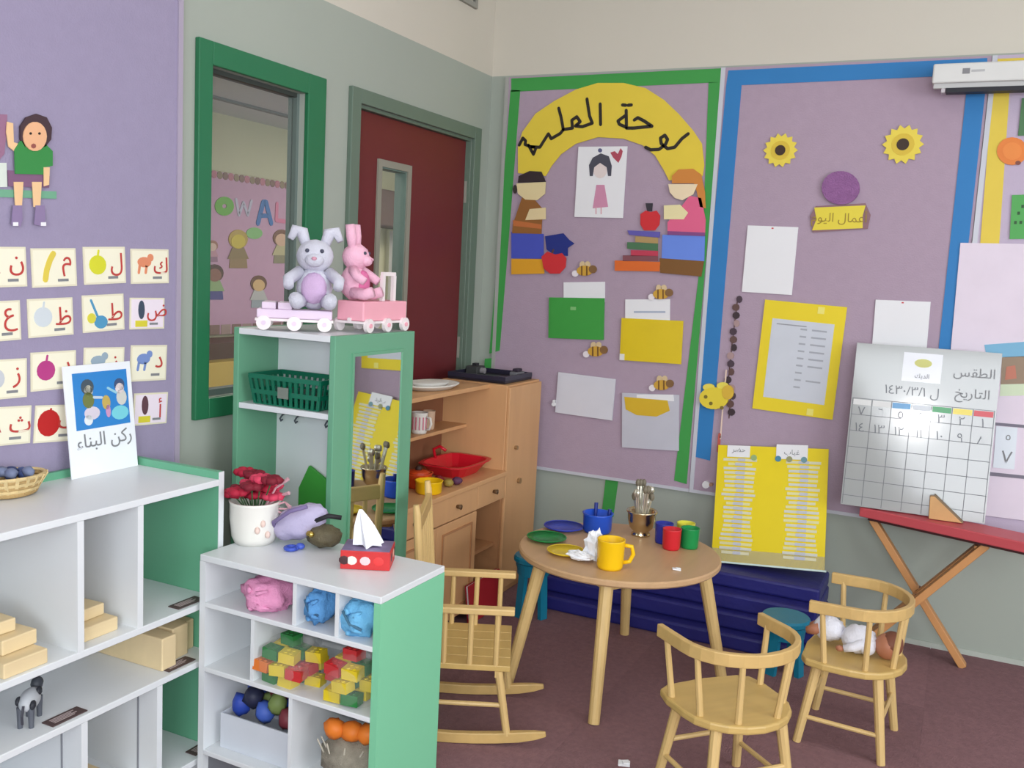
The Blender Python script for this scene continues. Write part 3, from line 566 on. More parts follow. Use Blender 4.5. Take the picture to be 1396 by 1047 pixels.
t, R = sheet('big pale pink paper poster behind the calendar board', [(1312, 335), (1470, 330), (1450, 720), (1274, 690)], mat('pale_pink_paper', (224, 212, 226), .7), 'poster', 'poster', DB+.006)
px_poly(FB, [(1342, 470), (1450, 462), (1450, 484), (1345, 488)], DB+.008, DB+.0095).build('blue_band', C((120, 176, 208)), t); px_poly(FB, [(1366, 487), (1450, 483), (1450, 522), (1364, 524)], DB+.008, DB+.0095).build('picture', C((150, 130, 110)), t)
px_poly(FB, [(1372, 500), (1384, 498), (1386, 516), (1370, 518)], DB+.0095, DB+.0105).build('picture_patch', C((190, 120, 100)), t); px_poly(FB, [(1364, 524), (1450, 522), (1450, 538), (1363, 540)], DB+.008, DB+.0093).build('green_band', C((206, 220, 190)), t)
px_poly(FB, [(1357, 576), (1450, 584), (1450, 588), (1357, 580)], DB+.008, DB+.010).build('rule_line', C((120, 116, 130)), t); px_poly(FB, [(1344, 643), (1450, 654), (1450, 658), (1344, 648)], DB+.008, DB+.010).build('rule_line', C((120, 116, 130)), t)
t, R = sheet('white number card on the pink poster beside the calendar board', [(1360, 581), (1386, 583), (1384, 640), (1352, 637)], C((224, 232, 240)), 'number_card', 'number card', DB+.009)
u, v = sub(FB, R, .1, -.22); text('\u0667', .07, GREYINK, 'digit', t, FB, u, v, DB+.0115); u, v = sub(FB, R, .1, .25); text('\u0665', .04, GREYINK, 'digit', t, FB, u, v, DB+.0115)

# projector screen housing
t = thing('projector_screen', 'white roll up projector screen case mounted over the pinboards', 'projector screen', (.4, YB, 2.2))
MB().lim(-.207, 1.3, 3.985, 4.07, 2.232, 2.303).build('case', mat('white_metal', (214, 214, 212), .4), t, bevel=.006)
MB().lim(-.2, 1.29, 4.0, 4.03, 2.215, 2.232).build('slot_lip', C((190, 190, 190)), t); MB().lim(-.155, 1.28, 3.995, 4.045, 2.198, 2.2145).build('weight_bar', C((30, 30, 40)), t)
MB().lim(-.172, -.158, 4.0, 4.04, 2.199, 2.2145).build('end_plug', C((196, 190, 196)), t)
for x in (.1, 1.1): MB().lim(x, x+.05, 4.07, YB-DB-.003, 2.24, 2.3).build('bracket', C((160, 160, 160)), t)
FP = Frame((0, 3.985, 0), (1, 0, 0), (0, 0, 1)); MB().frect(FP, -.105, -.08, 2.262, 2.282, .0005, .0012).build('maker_mark', C((130, 130, 134)), t); MB().frect(FP, -.075, -.03, 2.268, 2.276, .0005, .0012).build('maker_mark', C((180, 180, 182)), t)

# ================================================================== LEFT STORAGE SHELF
SX0, SX1, SY0, SY1 = -2.136, -1.80, .55, 1.965
t = thing('storage_shelf', 'long white storage shelf with green ends standing against the purple board', 'shelf', (-1.97, 1.26, 0))
MB().lim(SX0, SX1, SY0+.018, SY1-.018, .82, .838).build('top', WHITE, t, bevel=.002)
for y in (SY0, SY1-.018):
    p = MB().lim(SX0, SX1-.003, y, y+.018, 0, .858).build('end_panel', MINT, t); MB().lim(SX1-.003, SX1, y, y+.018, 0, .858).build('edge_band', WHITE, p)
MB().lim(SX0, SX0+.014, SY0+.018, SY1-.018, .838, .858).build('back_rail', MINT, t)
for z in (.505, .342, .06): MB().lim(SX0+.006, SX1, SY0+.018, SY1-.018, z-.018, z).build('shelf_board', WHITE, t, bevel=.002)
MB().lim(SX0, SX0+.006, SY0+.018, SY1-.018, .04, .82).build('back_panel', WHITE, t)
for y in (1.08, 1.496, 1.673): MB().lim(SX0+.006, SX1, y-.009, y+.009, .505, .82).build('divider', WHITE, t)
for y in (1.1, 1.505, 1.739):
    p = MB().lim(SX0+.006, SX1, y-.009, y+.009, .06, .324).build('divider', WHITE, t); MB().lim(SX1-.07, SX1-.064, y-.0105, y-.009, .08, .31).build('slot_line', C((140, 142, 150)), p)
MB().lim(SX0+.02, SX1-.02, SY0+.02, SY1-.02, 0, .042).build('plinth', WHITE, t)
def block(label, c, s, rz=0, group='wooden blocks on the storage shelf', m=BLOCK):
    o = MB().box((0, 0, s[2]/2), s, (0, 0, 0)).build('wooden_block', m, bevel=.003, origin=(0, 0, 0)); o.location = c; o.rotation_euler = (0, 0, rz); tag(o, label, 'block', group)
block('long pale wooden block lying flat in the compartment cut by the frame edge', (-1.95, 1.36, .505), (.28, .11, .035)); block('pale wooden block stacked on the long flat block at the frame edge', (-1.97, 1.37, .541), (.24, .09, .035), .04)
block('pale wooden block on top at the frame edge compartment', (-1.98, 1.355, .577), (.2, .07, .03), -.03)
block('flat wooden block on the floor of the narrow middle compartment', (-1.97, 1.585, .505), (.27, .10, .035)); block('wooden block on top in the narrow middle compartment', (-1.98, 1.58, .541), (.22, .08, .03), .05)
block('small pale block by the green end panel in the upper compartment', (-2.02, 1.75, .505), (.15, .10, .04), .1)
block('pale plank block standing at the back of the low shelf bay', (-1.97, 1.80, .342), (.28, .05, .09)); block('cube block beside the plank in the low shelf bay', (-1.9, 1.868, .342), (.08, .06, .09), .05); block('end cube block nearest the green panel in the low bay', (-1.92, 1.925, .342), (.08, .03, .085))
block('pale block lying in the bottom compartment', (-1.96, 1.6, .06), (.2, .12, .04))
for lab, y, z in (('dark name tag on the upper shelf before the green panel', 1.862, .505), ('brown name tag on the low bay edge before the cube blocks', 1.83, .342), ('brown name tag beside the spotted toy cow', 1.476, .342), ('dark name tag on the bottom shelf by the green panel', 1.93, .06)):
    o = thing('shelf_tag', lab, 'tag', (-1.83, y, z), group='name tags on the storage shelf'); MB().lim(-1.85, -1.812, y-.048, y+.048, z+.0005, z+.003).build('plate', C((84, 66, 66)), o)
    for q in range(4): MB().lim(-1.842+q*.006, -1.839+q*.006, y-.035, y+.03-.01*(q % 2), z+.003, z+.0036).build('writing', C((176, 160, 160)), o)
# toy cow
t = thing('toy_cow', 'small black and white spotted toy cow on the low shelf bay', 'toy animal', (-1.88, 1.42, .342), 2.2)
m = C((188, 192, 198)); MB().ball((0, 0, .055), (.045, .022, .024), 14).build('body', m, t, smooth=True, local=True); MB().ball((.055, 0, .07), (.02, .014, .016), 12).build('head', C((60, 64, 72)), t, smooth=True, local=True)
for x in (-.03, .03):
    for y in (-.012, .012): MB().tube([(x, y, .05), (x, y, 0)], [.008, .006], 8).build('leg', C((90, 94, 104)), t, local=True)
for a in ((-.02, .018, .06), (.015, -.016, .068), (-.03, -.016, .055), (.0, .02, .05)): MB().ball(a, (.013, .007, .011), 10).build('spot', C((44, 46, 54)), t, smooth=True, local=True)
MB().tube([(-.045, 0, .06), (-.055, 0, .04), (-.054, 0, .02)], .003, 6).build('tail', C((60, 60, 70)), t, local=True)
# basket with blue toys on top
bc = (-2.065, 1.515, .8385)
t = thing('wicker_basket', 'shallow pale wicker basket on the storage shelf top', 'basket', bc)
W1, W2 = mat('wicker_straw', (214, 190, 140), .8, .2, 30, .4), mat('wicker_straw_dark', (180, 150, 100), .8, .2, 30, .4)
MB().lathe([(.055, .001), (.062, .004), (.06, .008), (0, .008)], bc, 24, .72, 1.0).build('base', W2, t)
for k in range(6):
    r = .062+k*.0042; pts = [(bc[0]+.72*r*math.cos(a*math.pi/12), bc[1]+1.0*r*math.sin(a*math.pi/12), bc[2]+.01+k*.008) for a in range(25)]; MB().tube(pts, .0048, 6).build('weave_ring', W1 if k % 2 else W2, t)
for k in range(20):
    a = math.pi*k/10; MB().bar((bc[0]+.72*.058*math.cos(a), bc[1]+1.0*.058*math.sin(a), bc[2]+.005), (bc[0]+.72*.09*math.cos(a), bc[1]+1.0*.09*math.sin(a), bc[2]+.052), .008, .004).build('stake', W1, t)
for k in range(9):
    a = k*2.4; r = .016*math.sqrt(k); o = MB().ball((bc[0]+r*math.cos(a), bc[1]+1.05*r*math.sin(a), bc[2]+.05+.006*(k % 3)), (.017, .014, .013), 10, .3, k).build('toy_fish', (C((70, 88, 140)), C((52, 66, 112)), C((110, 120, 150)))[k % 3], smooth=True)
    tag(o, 'small blue toy heaped in the wicker basket', 'toy', 'blue toys in the wicker basket')
# leaning picture card
b0, b1_ = onz(88, 652, .8385), onz(175, 632, .8385); b0.x = -2.088; b1_.x = -2.095; U = (b1_-b0); U.z = 0; wid = U.length; U.normalize()
back = Vector((-U.y, U.x, 0)); back = back if back.x < 0 else -back; lean = .11
FC = Frame(b0, U, back*math.sin(lean)+Vector((0, 0, math.cos(lean)))); hh = .30
t = thing('picture_card', 'white picture card with blue scene of children leaning on the purple board', 'picture card', (b0+b1_)/2)
MB().frect(FC, 0, wid, 0, hh, -.003, 0).build('card', mat('glossy_white_card', (236, 240, 246), .3), t)
MB().frect(FC, wid*.12, wid*.93, hh*.42, hh*.93, 0, .001).build('blue_print', C((52, 132, 204), .3), t)
def fd(a, b, r, nm, col, rv=None): MB().fdisc(FC, wid*a, hh*b, r, .001, .002, 14, rv).build(nm, C(col), t)
fd(.32, .80, .021, 'hair', (70, 84, 96)); fd(.33, .765, .015, 'face', (206, 206, 190)); fd(.32, .68, .019, 'shirt', (112, 122, 70), .022); fd(.36, .56, .026, 'trousers', (214, 206, 220), .018); fd(.3, .5, .014, 'shoe', (226, 232, 236))
fd(.8, .79, .018, 'hair', (66, 84, 120)); fd(.8, .755, .015, 'face', (226, 214, 216)); fd(.82, .67, .018, 'shirt', (206, 206, 200), .022); fd(.78, .53, .03, 'skirt', (120, 206, 220), .02)
fd(.58, .64, .014, 'toy', (196, 170, 90), .02); fd(.6, .56, .008, 'toy', (206, 150, 190), .018)
MB().fstroke(FC, [(wid*.4, hh*.7), (wid*.52, hh*.69)], .007, .001, .002).build('arm', C((190, 206, 220)), t); MB().fstroke(FC, [(wid*.62, hh*.77), (wid*.74, hh*.72)], .007, .001, .002).build('arm', C((150, 200, 220)), t)
text('\ufe80\ufe8e\ufee8\ufe92\ufedf\ufe8d \ufee6\ufedb\ufead', .052, GREYINK, 'lettering', t, FC, wid*.52, hh*.3, .001)

# ================================================================== TOY SHELF (green end)
t = thing('toy_shelf', 'low white toy shelf with a mint green end panel beside the rocking chair', 'shelf', (-1.203, 1.856, 0), -.015)
LW, LD, LH = .585, .30, .65
TS = t
MB().lim(-LW, 0, 0, LD, LH-.018, LH).build('top', WHITE, t, bevel=.002, local=True)
for x in (-.02, -LW): 
    p = MB().lim(x, x+.02, .003, LD, 0, LH-.018).build('end_panel', MINTL if x == -.02 else WHITE, t, local=True); MB().lim(x, x+.02, 0, .003, 0, LH-.018).build('edge_band', MINTL if x == -.02 else WHITE, p, local=True)
for z in (.52, .338, .10): MB().lim(-LW+.02, -.02, .0, LD-.006, z-.014, z).build('shelf_board', WHITE, t, bevel=.002, local=True)
MB().lim(-LW+.02, -.02, LD-.006, LD, .05, LH-.018).build('back_panel', WHITE, t, local=True)
FS = Frame((0, 1.862, 0), (1, 0, 0), (0, 0, 1))
for px, z0, z1 in ((400, .52, LH-.018), (459, .52, LH-.018), (343, .338, .506), (398, .10, .324)):
    x = FS.px(px, 850)[0]+1.203; MB().lim(x-.006, x+.006, .004, LD-.006, z0, z1).build('divider', WHITE, t, local=True)
MB().lim(-LW+.02, -.02, .02, LD-.02, 0, .086).build('plinth', C((110, 112, 118)), t, local=True)
FI = Frame((0, 1.97, 0), (1, 0, 0), (0, 0, 1))
def inpx(px, py, y=1.97): F = Frame((0, y, 0), (1, 0, 0), (0, 0, 1)); u, v = F.px(px, py); return Vector((u, y, v))
def cloth(label, c, r, col, seed, cat='cloth bag', name='cloth_bag', tie=True, amp=.35):
    t = thing(name, label, cat, (c[0], c[1], c[2]-r[2]), group='cloth bags in the toy shelf'); m = mat('cloth_%d_%d_%d' % col, col, .85, .12, 30, .3)
    MB().ball(c, r, 26, amp, seed, freq=2.6).build('sack', m, t, smooth=True)
    if tie: MB().tube([(c[0]-r[0]*.5, c[1]-r[1]*.9, c[2]+r[2]*.5), (c[0], c[1]-r[1]*1.05, c[2]), (c[0]+r[0]*.6, c[1]-r[1]*.8, c[2]-r[2]*.3)], .004, 6).build('cord', C(tuple(int(x*.6) for x in col)), t)
    for k in range(4): 
        a = k*1.4-2; MB().tube([(c[0]+r[0]*.2*math.cos(a), c[1]-r[1]*.98, c[2]+r[2]*.55*math.sin(a)), (c[0]+r[0]*.75*math.cos(a), c[1]-r[1]*.75, c[2]+r[2]*.8*math.sin(a))], [.007, .003], 6).build('fold', m, t, smooth=True)
cloth('crumpled pink cloth bag in the top row of the toy shelf', inpx(368, 808, 1.93), (.07, .07, .046), (224, 150, 190), 1, tie=False)
cloth('blue cloth bag in the narrow middle bay of the toy shelf', inpx(438, 824, 1.915), (.036, .05, .046), (90, 150, 206), 2)
cloth('light blue cloth bag with a dark cord beside the mint end panel', inpx(491, 842, 1.905), (.05, .045, .05), (112, 182, 226), 3)
# bags of bricks
BC = dict(yellow=(220, 196, 40), green=(40, 120, 60), red=(192, 44, 48), blue=(50, 80, 170), orange=(220, 120, 50))
bmesh_cache = {}
def brick(kind, loc, rot, where):
    if kind not in bmesh_cache:
        mb = MB().box((0, 0, 0), (.046, .036, .028))
        for x in (-.008, .008):
            for y in (-.008, .008): mb.lathe([(.005, .012), (.005, .016), (.0, .016)], (x, y, 0), 8)
        o = mb.build('toy_brick', C(BC[kind], .3), origin=(0, 0, 0)); bmesh_cache[kind] = o.data
    else: o = bpy.data.objects.new('toy_brick', bmesh_cache[kind]); COL.objects.link(o)
    o.location = loc; o.rotation_euler = rot; tag(o, '%s plastic toy brick inside %s' % (kind, where), 'toy brick', '%s bricks in %s' % (kind, where))
def bag(label, c, r, where, seq, seed):
    rnd = random.Random(seed); k = 0
    for iz in range(-2, 3):
        for iy in range(-2, 3):
            for ix in range(-3, 4):
                q = Vector((ix*.053+(.02 if iz % 2 else 0), iy*.045+(.012 if iz % 2 else 0), iz*.0345+.003))
                if (q.x/r[0])**2+(q.y/r[1])**2+(q.z/r[2])**2 > .95: continue
                brick(seq[k % len(seq)], Vector(c)+q, (rnd.uniform(-.1, .1), rnd.uniform(-.1, .1), rnd.uniform(-.16, .16)), where); k += 1
    t = thing('clear_bag', label, 'plastic bag', (c[0], c[1], c[2]-r[2]), group='clear bags of bricks'); MB().ball(c, (r[0]*1.1, r[1]*1.12, r[2]*1.0), 24, .10, seed).build('film', clear('bag_film', (225, 228, 230), .10, .1), t, smooth=True); MB().tube([(c[0]+r[0]*.5, c[1], c[2]+r[2]*.9), (c[0]+r[0]*.75, c[1], c[2]+r[2]*1.02)], [.02, .012], 8).build('knot', clear('bag_film', (225, 228, 230), .05), t, smooth=True)
bag('knotted clear plastic bag of bricks in the middle row beside the divider', inpx(397, 905, 1.93), (.092, .068, .08), 'the clear bag by the divider', ['yellow', 'green', 'yellow', 'red', 'green', 'yellow', 'green', 'orange', 'yellow', 'red', 'green', 'yellow', 'red', 'yellow', 'green', 'yellow', 'green', 'yellow', 'yellow', 'green', 'yellow', 'green', 'red', 'yellow', 'blue', 'yellow', 'green', 'yellow', 'orange', 'green', 'yellow', 'red'], 3)
bag('clear plastic bag of bricks in the middle row at the mint end panel', inpx(482, 927, 1.92), (.07, .06, .08), 'the clear bag at the mint panel', ['red', 'yellow', 'green', 'red', 'yellow', 'yellow', 'red', 'green', 'yellow', 'red', 'red', 'yellow', 'yellow', 'green', 'red', 'yellow', 'blue', 'green', 'yellow', 'red', 'yellow', 'green', 'yellow', 'red', 'yellow'], 5)
t = thing('toy_bin', 'dark low bin of blue toys in the bottom row of the toy shelf', 'toy bin', (-1.6, 2.0, .1005))
for a in ((-1.74, -1.5, 1.90, 1.904, .1005, .2), (-1.74, -1.5, 2.10, 2.104, .1005, .2), (-1.74, -1.736, 1.904, 2.10, .1005, .2), (-1.504, -1.5, 1.904, 2.10, .1005, .2), (-1.736, -1.504, 1.904, 2.10, .1005, .105)): MB().lim(*a).build('bin_wall', C((206, 212, 222)), t)
for k in range(14):
    rnd = random.Random(k); o = MB().ball((-1.705+.0135*k, 1.945+.05*(k % 3), .215+.03*(k % 2)), (.028, .026, .03), 10, .4, k).build('toy_animal', (C((44, 72, 170)), C((70, 100, 190)), C((120, 50, 60)), C((40, 44, 70)), C((120, 140, 80)))[k % 5], smooth=True); tag(o, ('blue', 'light blue', 'dark red', 'black', 'olive')[k % 5] + ' plastic toy heaped in the low dark bin', 'toy', ('blue', 'light blue', 'dark red', 'black', 'olive')[k % 5] + ' toys in the low bin')
t = thing('net_bag', 'grey net bag of toys in the bottom row at the mint end panel', 'net bag', (-1.33, 1.96, .1005))
NM = mat('grey_net', (150, 144, 130), .8, .35, 60, .6); MB().ball((-1.325, 1.945, .168), (.092, .072, .068), 24, .25, 9).build('sack', NM, t, smooth=True)
for k in range(9): a = k*.7; MB().tube([(-1.33+.085*math.cos(a)*s_, 1.965-.08*abs(math.sin(a*.5+.6)), .165+.06*math.cos(math.pi*(1-s_)/1)*.9) for s_ in (.1, .5, .95)], .002, 5).build('net_cord', C((196, 190, 176)), t)
for k in range(3): tag(MB().ball((-1.365+.045*k, 1.91+.01*k, .25), (.032, .028, .026), 12, .2, k).build('toy_ball', C((228, 124, 40)), smooth=True), 'orange soft toy piece on top of the grey net bag', 'toy', 'orange toys on the net bag')

# things on the toy shelf top
z = LH+.0005
t = thing('flower_pot', 'white ceramic pot of red artificial flowers on the toy shelf', 'flower pot', (-1.75, 2.035, z))
WC = mat('white_ceramic', (228, 226, 220), .3, .02); MB().lathe([(0, 0), (.054, 0), (.063, .02), (.069, .07), (.069, .112), (.072, .12), (.064, .12), (.06, .095), (0, .092)], (-1.75, 2.035, z), 28).build('pot', WC, t, smooth=True)
for k in range(3): a = -.75+.22*k; MB().ball((-1.75+.068*math.cos(a), 2.035+.068*math.sin(a), z+.05+.02*math.sin(k*2)), (.008, .008, .011), 8).build('printed_petal', C((226, 200, 190)), t, smooth=True)
FR = (mat('crimson_petal', (168, 24, 54), .7, .2, 30), mat('dark_red_petal', (120, 20, 40), .7, .2, 30), mat('rose_petal', (204, 60, 90), .7, .2, 30))
for k in range(16):
    a = k*2.4; r = .019*math.sqrt(k); c = Vector((-1.75+r*math.cos(a), 2.035+r*math.sin(a)*.8, z+.132+.018*((k*7) % 4)))
    fl_ = MB().tube([(-1.75+r*.4*math.cos(a), 2.035+r*.4*math.sin(a), z+.095), c], .002, 5).build('flower_stem', C((60, 96, 60)), t)
    for q in range(5): b = q*1.256+k; MB().ball(c+Vector((.016*math.cos(b), .016*math.sin(b), .004)), (.018, .018, .012), 8, .3, k+q).build('petal', FR[k % 3], fl_, smooth=True)
for k in range(5): MB().tube([(-1.72, 2.04, z+.1), (-1.69+.01*k, 2.05+.008*k, z+.16-.02*k), (-1.655+.004*k, 2.06, z+.19-.04*k)], [.003, .003, .006], 6).build('pink_twig', C((206, 160, 170)), t)
LV = mat('lavender_cloth', (186, 178, 210), .7, .08, 20, .2)
t = thing('handbag', 'soft lavender cloth handbag lying on the toy shelf', 'handbag', (-1.655, 2.06, z)); Rm = Matrix.Rotation(-.45, 3, 'Y') @ Matrix.Rotation(.2, 3, 'Z')
MB().ball((-1.63, 2.085, z+.066), (.088, .05, .046), 26, .18, 4, Rm).build('bag_body', LV, t, smooth=True); MB().tube([(-1.69, 2.05, z+.045), (-1.675, 2.025, z+.07), (-1.62, 2.025, z+.11), (-1.58, 2.05, z+.125)], .006, 8).build('strap', C((120, 106, 150)), t, smooth=True)
t = thing('handbag', 'small black and gold handbag at the cabinet foot on the toy shelf', 'handbag', (-1.545, 2.1, z))
MB().ball((-1.56, 2.1, z+.036), (.055, .04, .033), 24, .2, 6).build('bag_body', mat('dark_gold_fabric', (96, 88, 66), .5, .5, 40, .4), t, smooth=True); MB().tube([(-1.60, 2.09, z+.05), (-1.57, 2.07, z+.08), (-1.53, 2.08, z+.10), (-1.50, 2.10, z+.095)], .007, 8).build('handle', C((34, 34, 38)), t, smooth=True)
MB().ball((-1.575, 2.06, z+.045), (.014, .01, .01), 10).build('clasp', mat('gold_metal', (196, 170, 90), .25, metal=1), t, smooth=True)
t = thing('toy_ring', 'little blue plastic toy on the white shelf top', 'toy', (-1.615, 2.03, z)); MB().tube([(-1.615+.016*math.cos(a*.5236), 2.03+.016*math.sin(a*.5236), z+.006) for a in range(13)], .0058, 8).build('ring', C((64, 88, 190), .3), t, smooth=True); MB().ball((-1.6, 2.05, z+.009), (.014, .012, .009), 10).build('bead', C((76, 100, 200), .3), t, smooth=True)
# tissue box
t = thing('tissue_box', 'red patterned tissue box with a white tissue on the toy shelf', 'tissue box', (-1.375, 2.05, z), .45)
RB = mat('red_print_card', (198, 48, 50), .5, .2, 20); MB().box((0, 0, .025), (.13, .105, .05)).build('box', RB, t, local=True, bevel=.002); MB().box((0, 0, .0505), (.126, .1, .001)).build('top_print', mat('dark_print_card', (128, 112, 150), .5, .6, 22), t, local=True)
for x, col in ((-.035, (230, 222, 214)), (.0, (226, 200, 204)), (.035, (222, 60, 60)), (-.055, (70, 40, 44))): MB().ball((x, -.0526, .024), (.014, .0012, .012), 10).build('printed_spot', C(col), t, local=True)
for y, col in ((-.02, (90, 60, 70)), (.02, (224, 170, 150)), (.04, (70, 50, 60))): MB().ball((.0652, y, .028), (.0012, .013, .012), 10).build('printed_spot', C(col), t, local=True)
mb = MB(); n = 12
for i in range(5):
    rr = (.036, .03, .024, .015, .004)[i]; mb.v += [Vector((rr*(1.25 if k % 2 else .7)*math.cos(2*math.pi*k/n)-.012*i*.5, rr*(1.0 if k % 2 else .5)*math.sin(2*math.pi*k/n), 0.05+.023*i+(.006 if k % 3 else 0))) for k in range(n)]
mb.f = [[i*n+k, i*n+(k+1) % n, (i+1)*n+(k+1) % n, (i+1)*n+k] for i in range(4) for k in range(n)]+[[4*n+k for k in range(n)]]; mb.build('tissue', mat('tissue_paper', (240, 242, 248), .9), t, local=True)

# ================================================================== TALL CABINET WITH MIRROR
CX0, CX1, CY0, CY1, CZ = -2.04, -1.655, 2.26, 2.70, 1.23
t = thing('dress_up_cabinet', 'tall green and white cabinet with a mirror on its side', 'cabinet', ((CX0+CX1)/2, (CY0+CY1)/2, 0)); CAB = mat('sage_green_laminate', (106, 164, 133), .4, .04, 3)
MB().lim(CX0, CX0+.02, CY0, CY1, 0, CZ).build('side_panel', CAB, t, bevel=.002)
p = MB().lim(CX1-.02, CX1, CY0, CY1, 0, CZ).build('side_panel', CAB, t, bevel=.002)
MB().lim(CX1, CX1+.004, 2.352, 2.618, .36, 1.165).build('mirror', mat('mirror_glass', (225, 230, 228), .02, 0, metal=1), p)
for a in ((2.342, 2.352, .35, 1.175), (2.618, 2.628, .35, 1.175), (2.352, 2.618, 1.165, 1.175), (2.352, 2.618, .35, .36)): MB().lim(CX1, CX1+.007, *a).build('mirror_bead', CAB, p)
MB().lim(CX0+.02, CX1-.02, CY0, CY1, CZ-.02, CZ-.001).build('top', WHITE, t, bevel=.002)
MB().lim(CX0+.02, CX1-.02, CY0+.004, 2.448, .978, .996).build('shelf_board', WHITE, t, bevel=.002)
MB().lim(CX0+.02, CX1-.02, CY0+.004, 2.448, .10, .118).build('shelf_board', WHITE, t); MB().lim(CX0+.02, CX1-.02, 2.448, 2.46, 0, CZ-.02).build('back_panel', WHITE, t)
for x in (-1.98, -1.92, -1.80, -1.73):
    h = MB().lim(x-.012, x+.012, 2.443, 2.448, .94, .952).build('hook_plate', C((120, 124, 134)), t); MB().tube([(x, 2.443, .946), (x, 2.425, .94), (x, 2.415, .93), (x, 2.42, .922), (x, 2.428, .926)], .003, 6).build('hook', C((90, 94, 104)), h)
# green plastic basket on its shelf
t = thing('plastic_basket', 'dark green plastic basket on the cabinet shelf', 'basket', (-1.85, 2.35, .9965)); GB = mat('dark_green_plastic', (10, 104, 78), .35, .08)
gx, gy, gz = -1.848, 2.345, .9965; MB().lim(gx-.12, gx+.12, gy-.065, gy+.065, gz, gz+.004).build('base', GB, t)
for s_ in (-1, 1):
    for k in range(13): x = gx-.12+.02*k; MB().bar((x, gy+s_*.065, gz+.002), (gx+(x-gx)*1.12, gy+s_*.076, gz+.088), .011, .003, (0, 1, 0)).build('slat', GB, t)
    for k in range(7): y = gy-.06+.02*k; MB().bar((gx+s_*.12, y, gz+.002), (gx+s_*.135, gy+(y-gy)*1.12, gz+.088), .003, .011, (0, 1, 0)).build('slat', GB, t)
    for h_, e_ in ((.088, 1), (.04, .5)): MB().bar((gx-.12-.016*e_, gy+s_*(.065+.012*e_), gz+h_), (gx+.12+.016*e_, gy+s_*(.065+.012*e_), gz+h_), .006, .014).build('rim', GB, t); MB().bar((gx+s_*(.12+.016*e_), gy-.065-.012*e_, gz+h_), (gx+s_*(.12+.016*e_), gy+.065+.012*e_, gz+h_), .006, .014).build('rim', GB, t)
MB().frect(Frame((0, gy-.078, 0), (1, 0, 0), (0, 0, 1)), gx-.02, gx+.02, gz+.028, gz+.062, .001, .003).build('name_label', C((120, 128, 120)), t)
for k in range(6): tag(MB().ball((gx-.08+.032*k, gy+.01*(k % 2), gz+.03), (.02, .03, .024), 10, .3, k).build('toy_food', (C((30, 84, 70)), C((60, 70, 64)))[k % 2], smooth=True), 'dark toy lying inside the green basket', 'toy', 'toys inside the green basket')
t = thing('toy_triangle', 'bright green triangle board leaning in the lower cabinet bay', 'triangle', (-1.78, 2.43, .118)); FT = Frame((0, 2.43, 0), (1, 0, 0), (0, 0, 1))
a_ = FT.px(424, 634); b_ = FT.px(470, 672); c_ = FT.px(410, 664); MB().fpoly(FT, [(a_[0], a_[1]), (b_[0], b_[1]), (b_[0], .14), (c_[0], .14), (c_[0], c_[1])], 0, .012).build('board', C((66, 158, 62)), t, bevel=.002); MB().frect(FT, -1.80, -1.72, .1185, .14, 0, .05).build('foot', C((66, 158, 62)), t)

# pink train and plush rabbits on the cabinet
zc = CZ+.0005; LP, PK = mat('lavender_pink_paint', (224, 204, 226), .5), mat('pink_paint', (242, 172, 188), .5); WP = mat('soft_white_paint', (238, 228, 230), .5)
def car(label, c, rz, L, m, ht):
    t = thing('toy_train_car', label, 'toy train', (c[0], c[1], zc), rz, group='pink wooden train cars')
    MB().lim(-L/2, L/2, -.05, .05, .036, ht).build('body', m, t, bevel=.004, local=True); MB().lim(-L/2-.004, L/2+.004, -.054, .054, .028, .0355).build('chassis', WP, t, local=True)
    for x in (-L/2+.022, 0, L/2-.022):
        for s_ in (-1, 1):
            w = MB().tube([(x, s_*.05, .0225), (x, s_*.062, .0225)], .022, 16).build('wheel', WP, t, local=True); MB().tube([(x, s_*.062, .0225), (x, s_*.066, .0225)], .007, 10).build('hub', m, w, local=True)
    return t
t = car('lavender train car carrying the grey rabbit', (-1.872, 2.345), math.radians(36), .225, LP, .064)
for x in (-.098, -.05): MB().lim(x, x+.042, -.05, .05, .064, .085).build('seat_block', LP, t, bevel=.003, local=True)
t = car('pink train car with a white handle frame', (-1.732, 2.562), math.pi/2, .25, PK, .098)
MB().bar((.0, -.03, .185), (.075, -.03, .185), .01, .012).build('handle_bar', WP, t, local=True)
for x in (.006, .069): MB().bar((x, -.03, .098), (x, -.03, .18), .012, .014).build('handle_post', WP, t, local=True)
MB().tube([(-.132, 0, .04), (-.124, 0, .04)], .006, 8).build('coupling', WP, t, local=True)
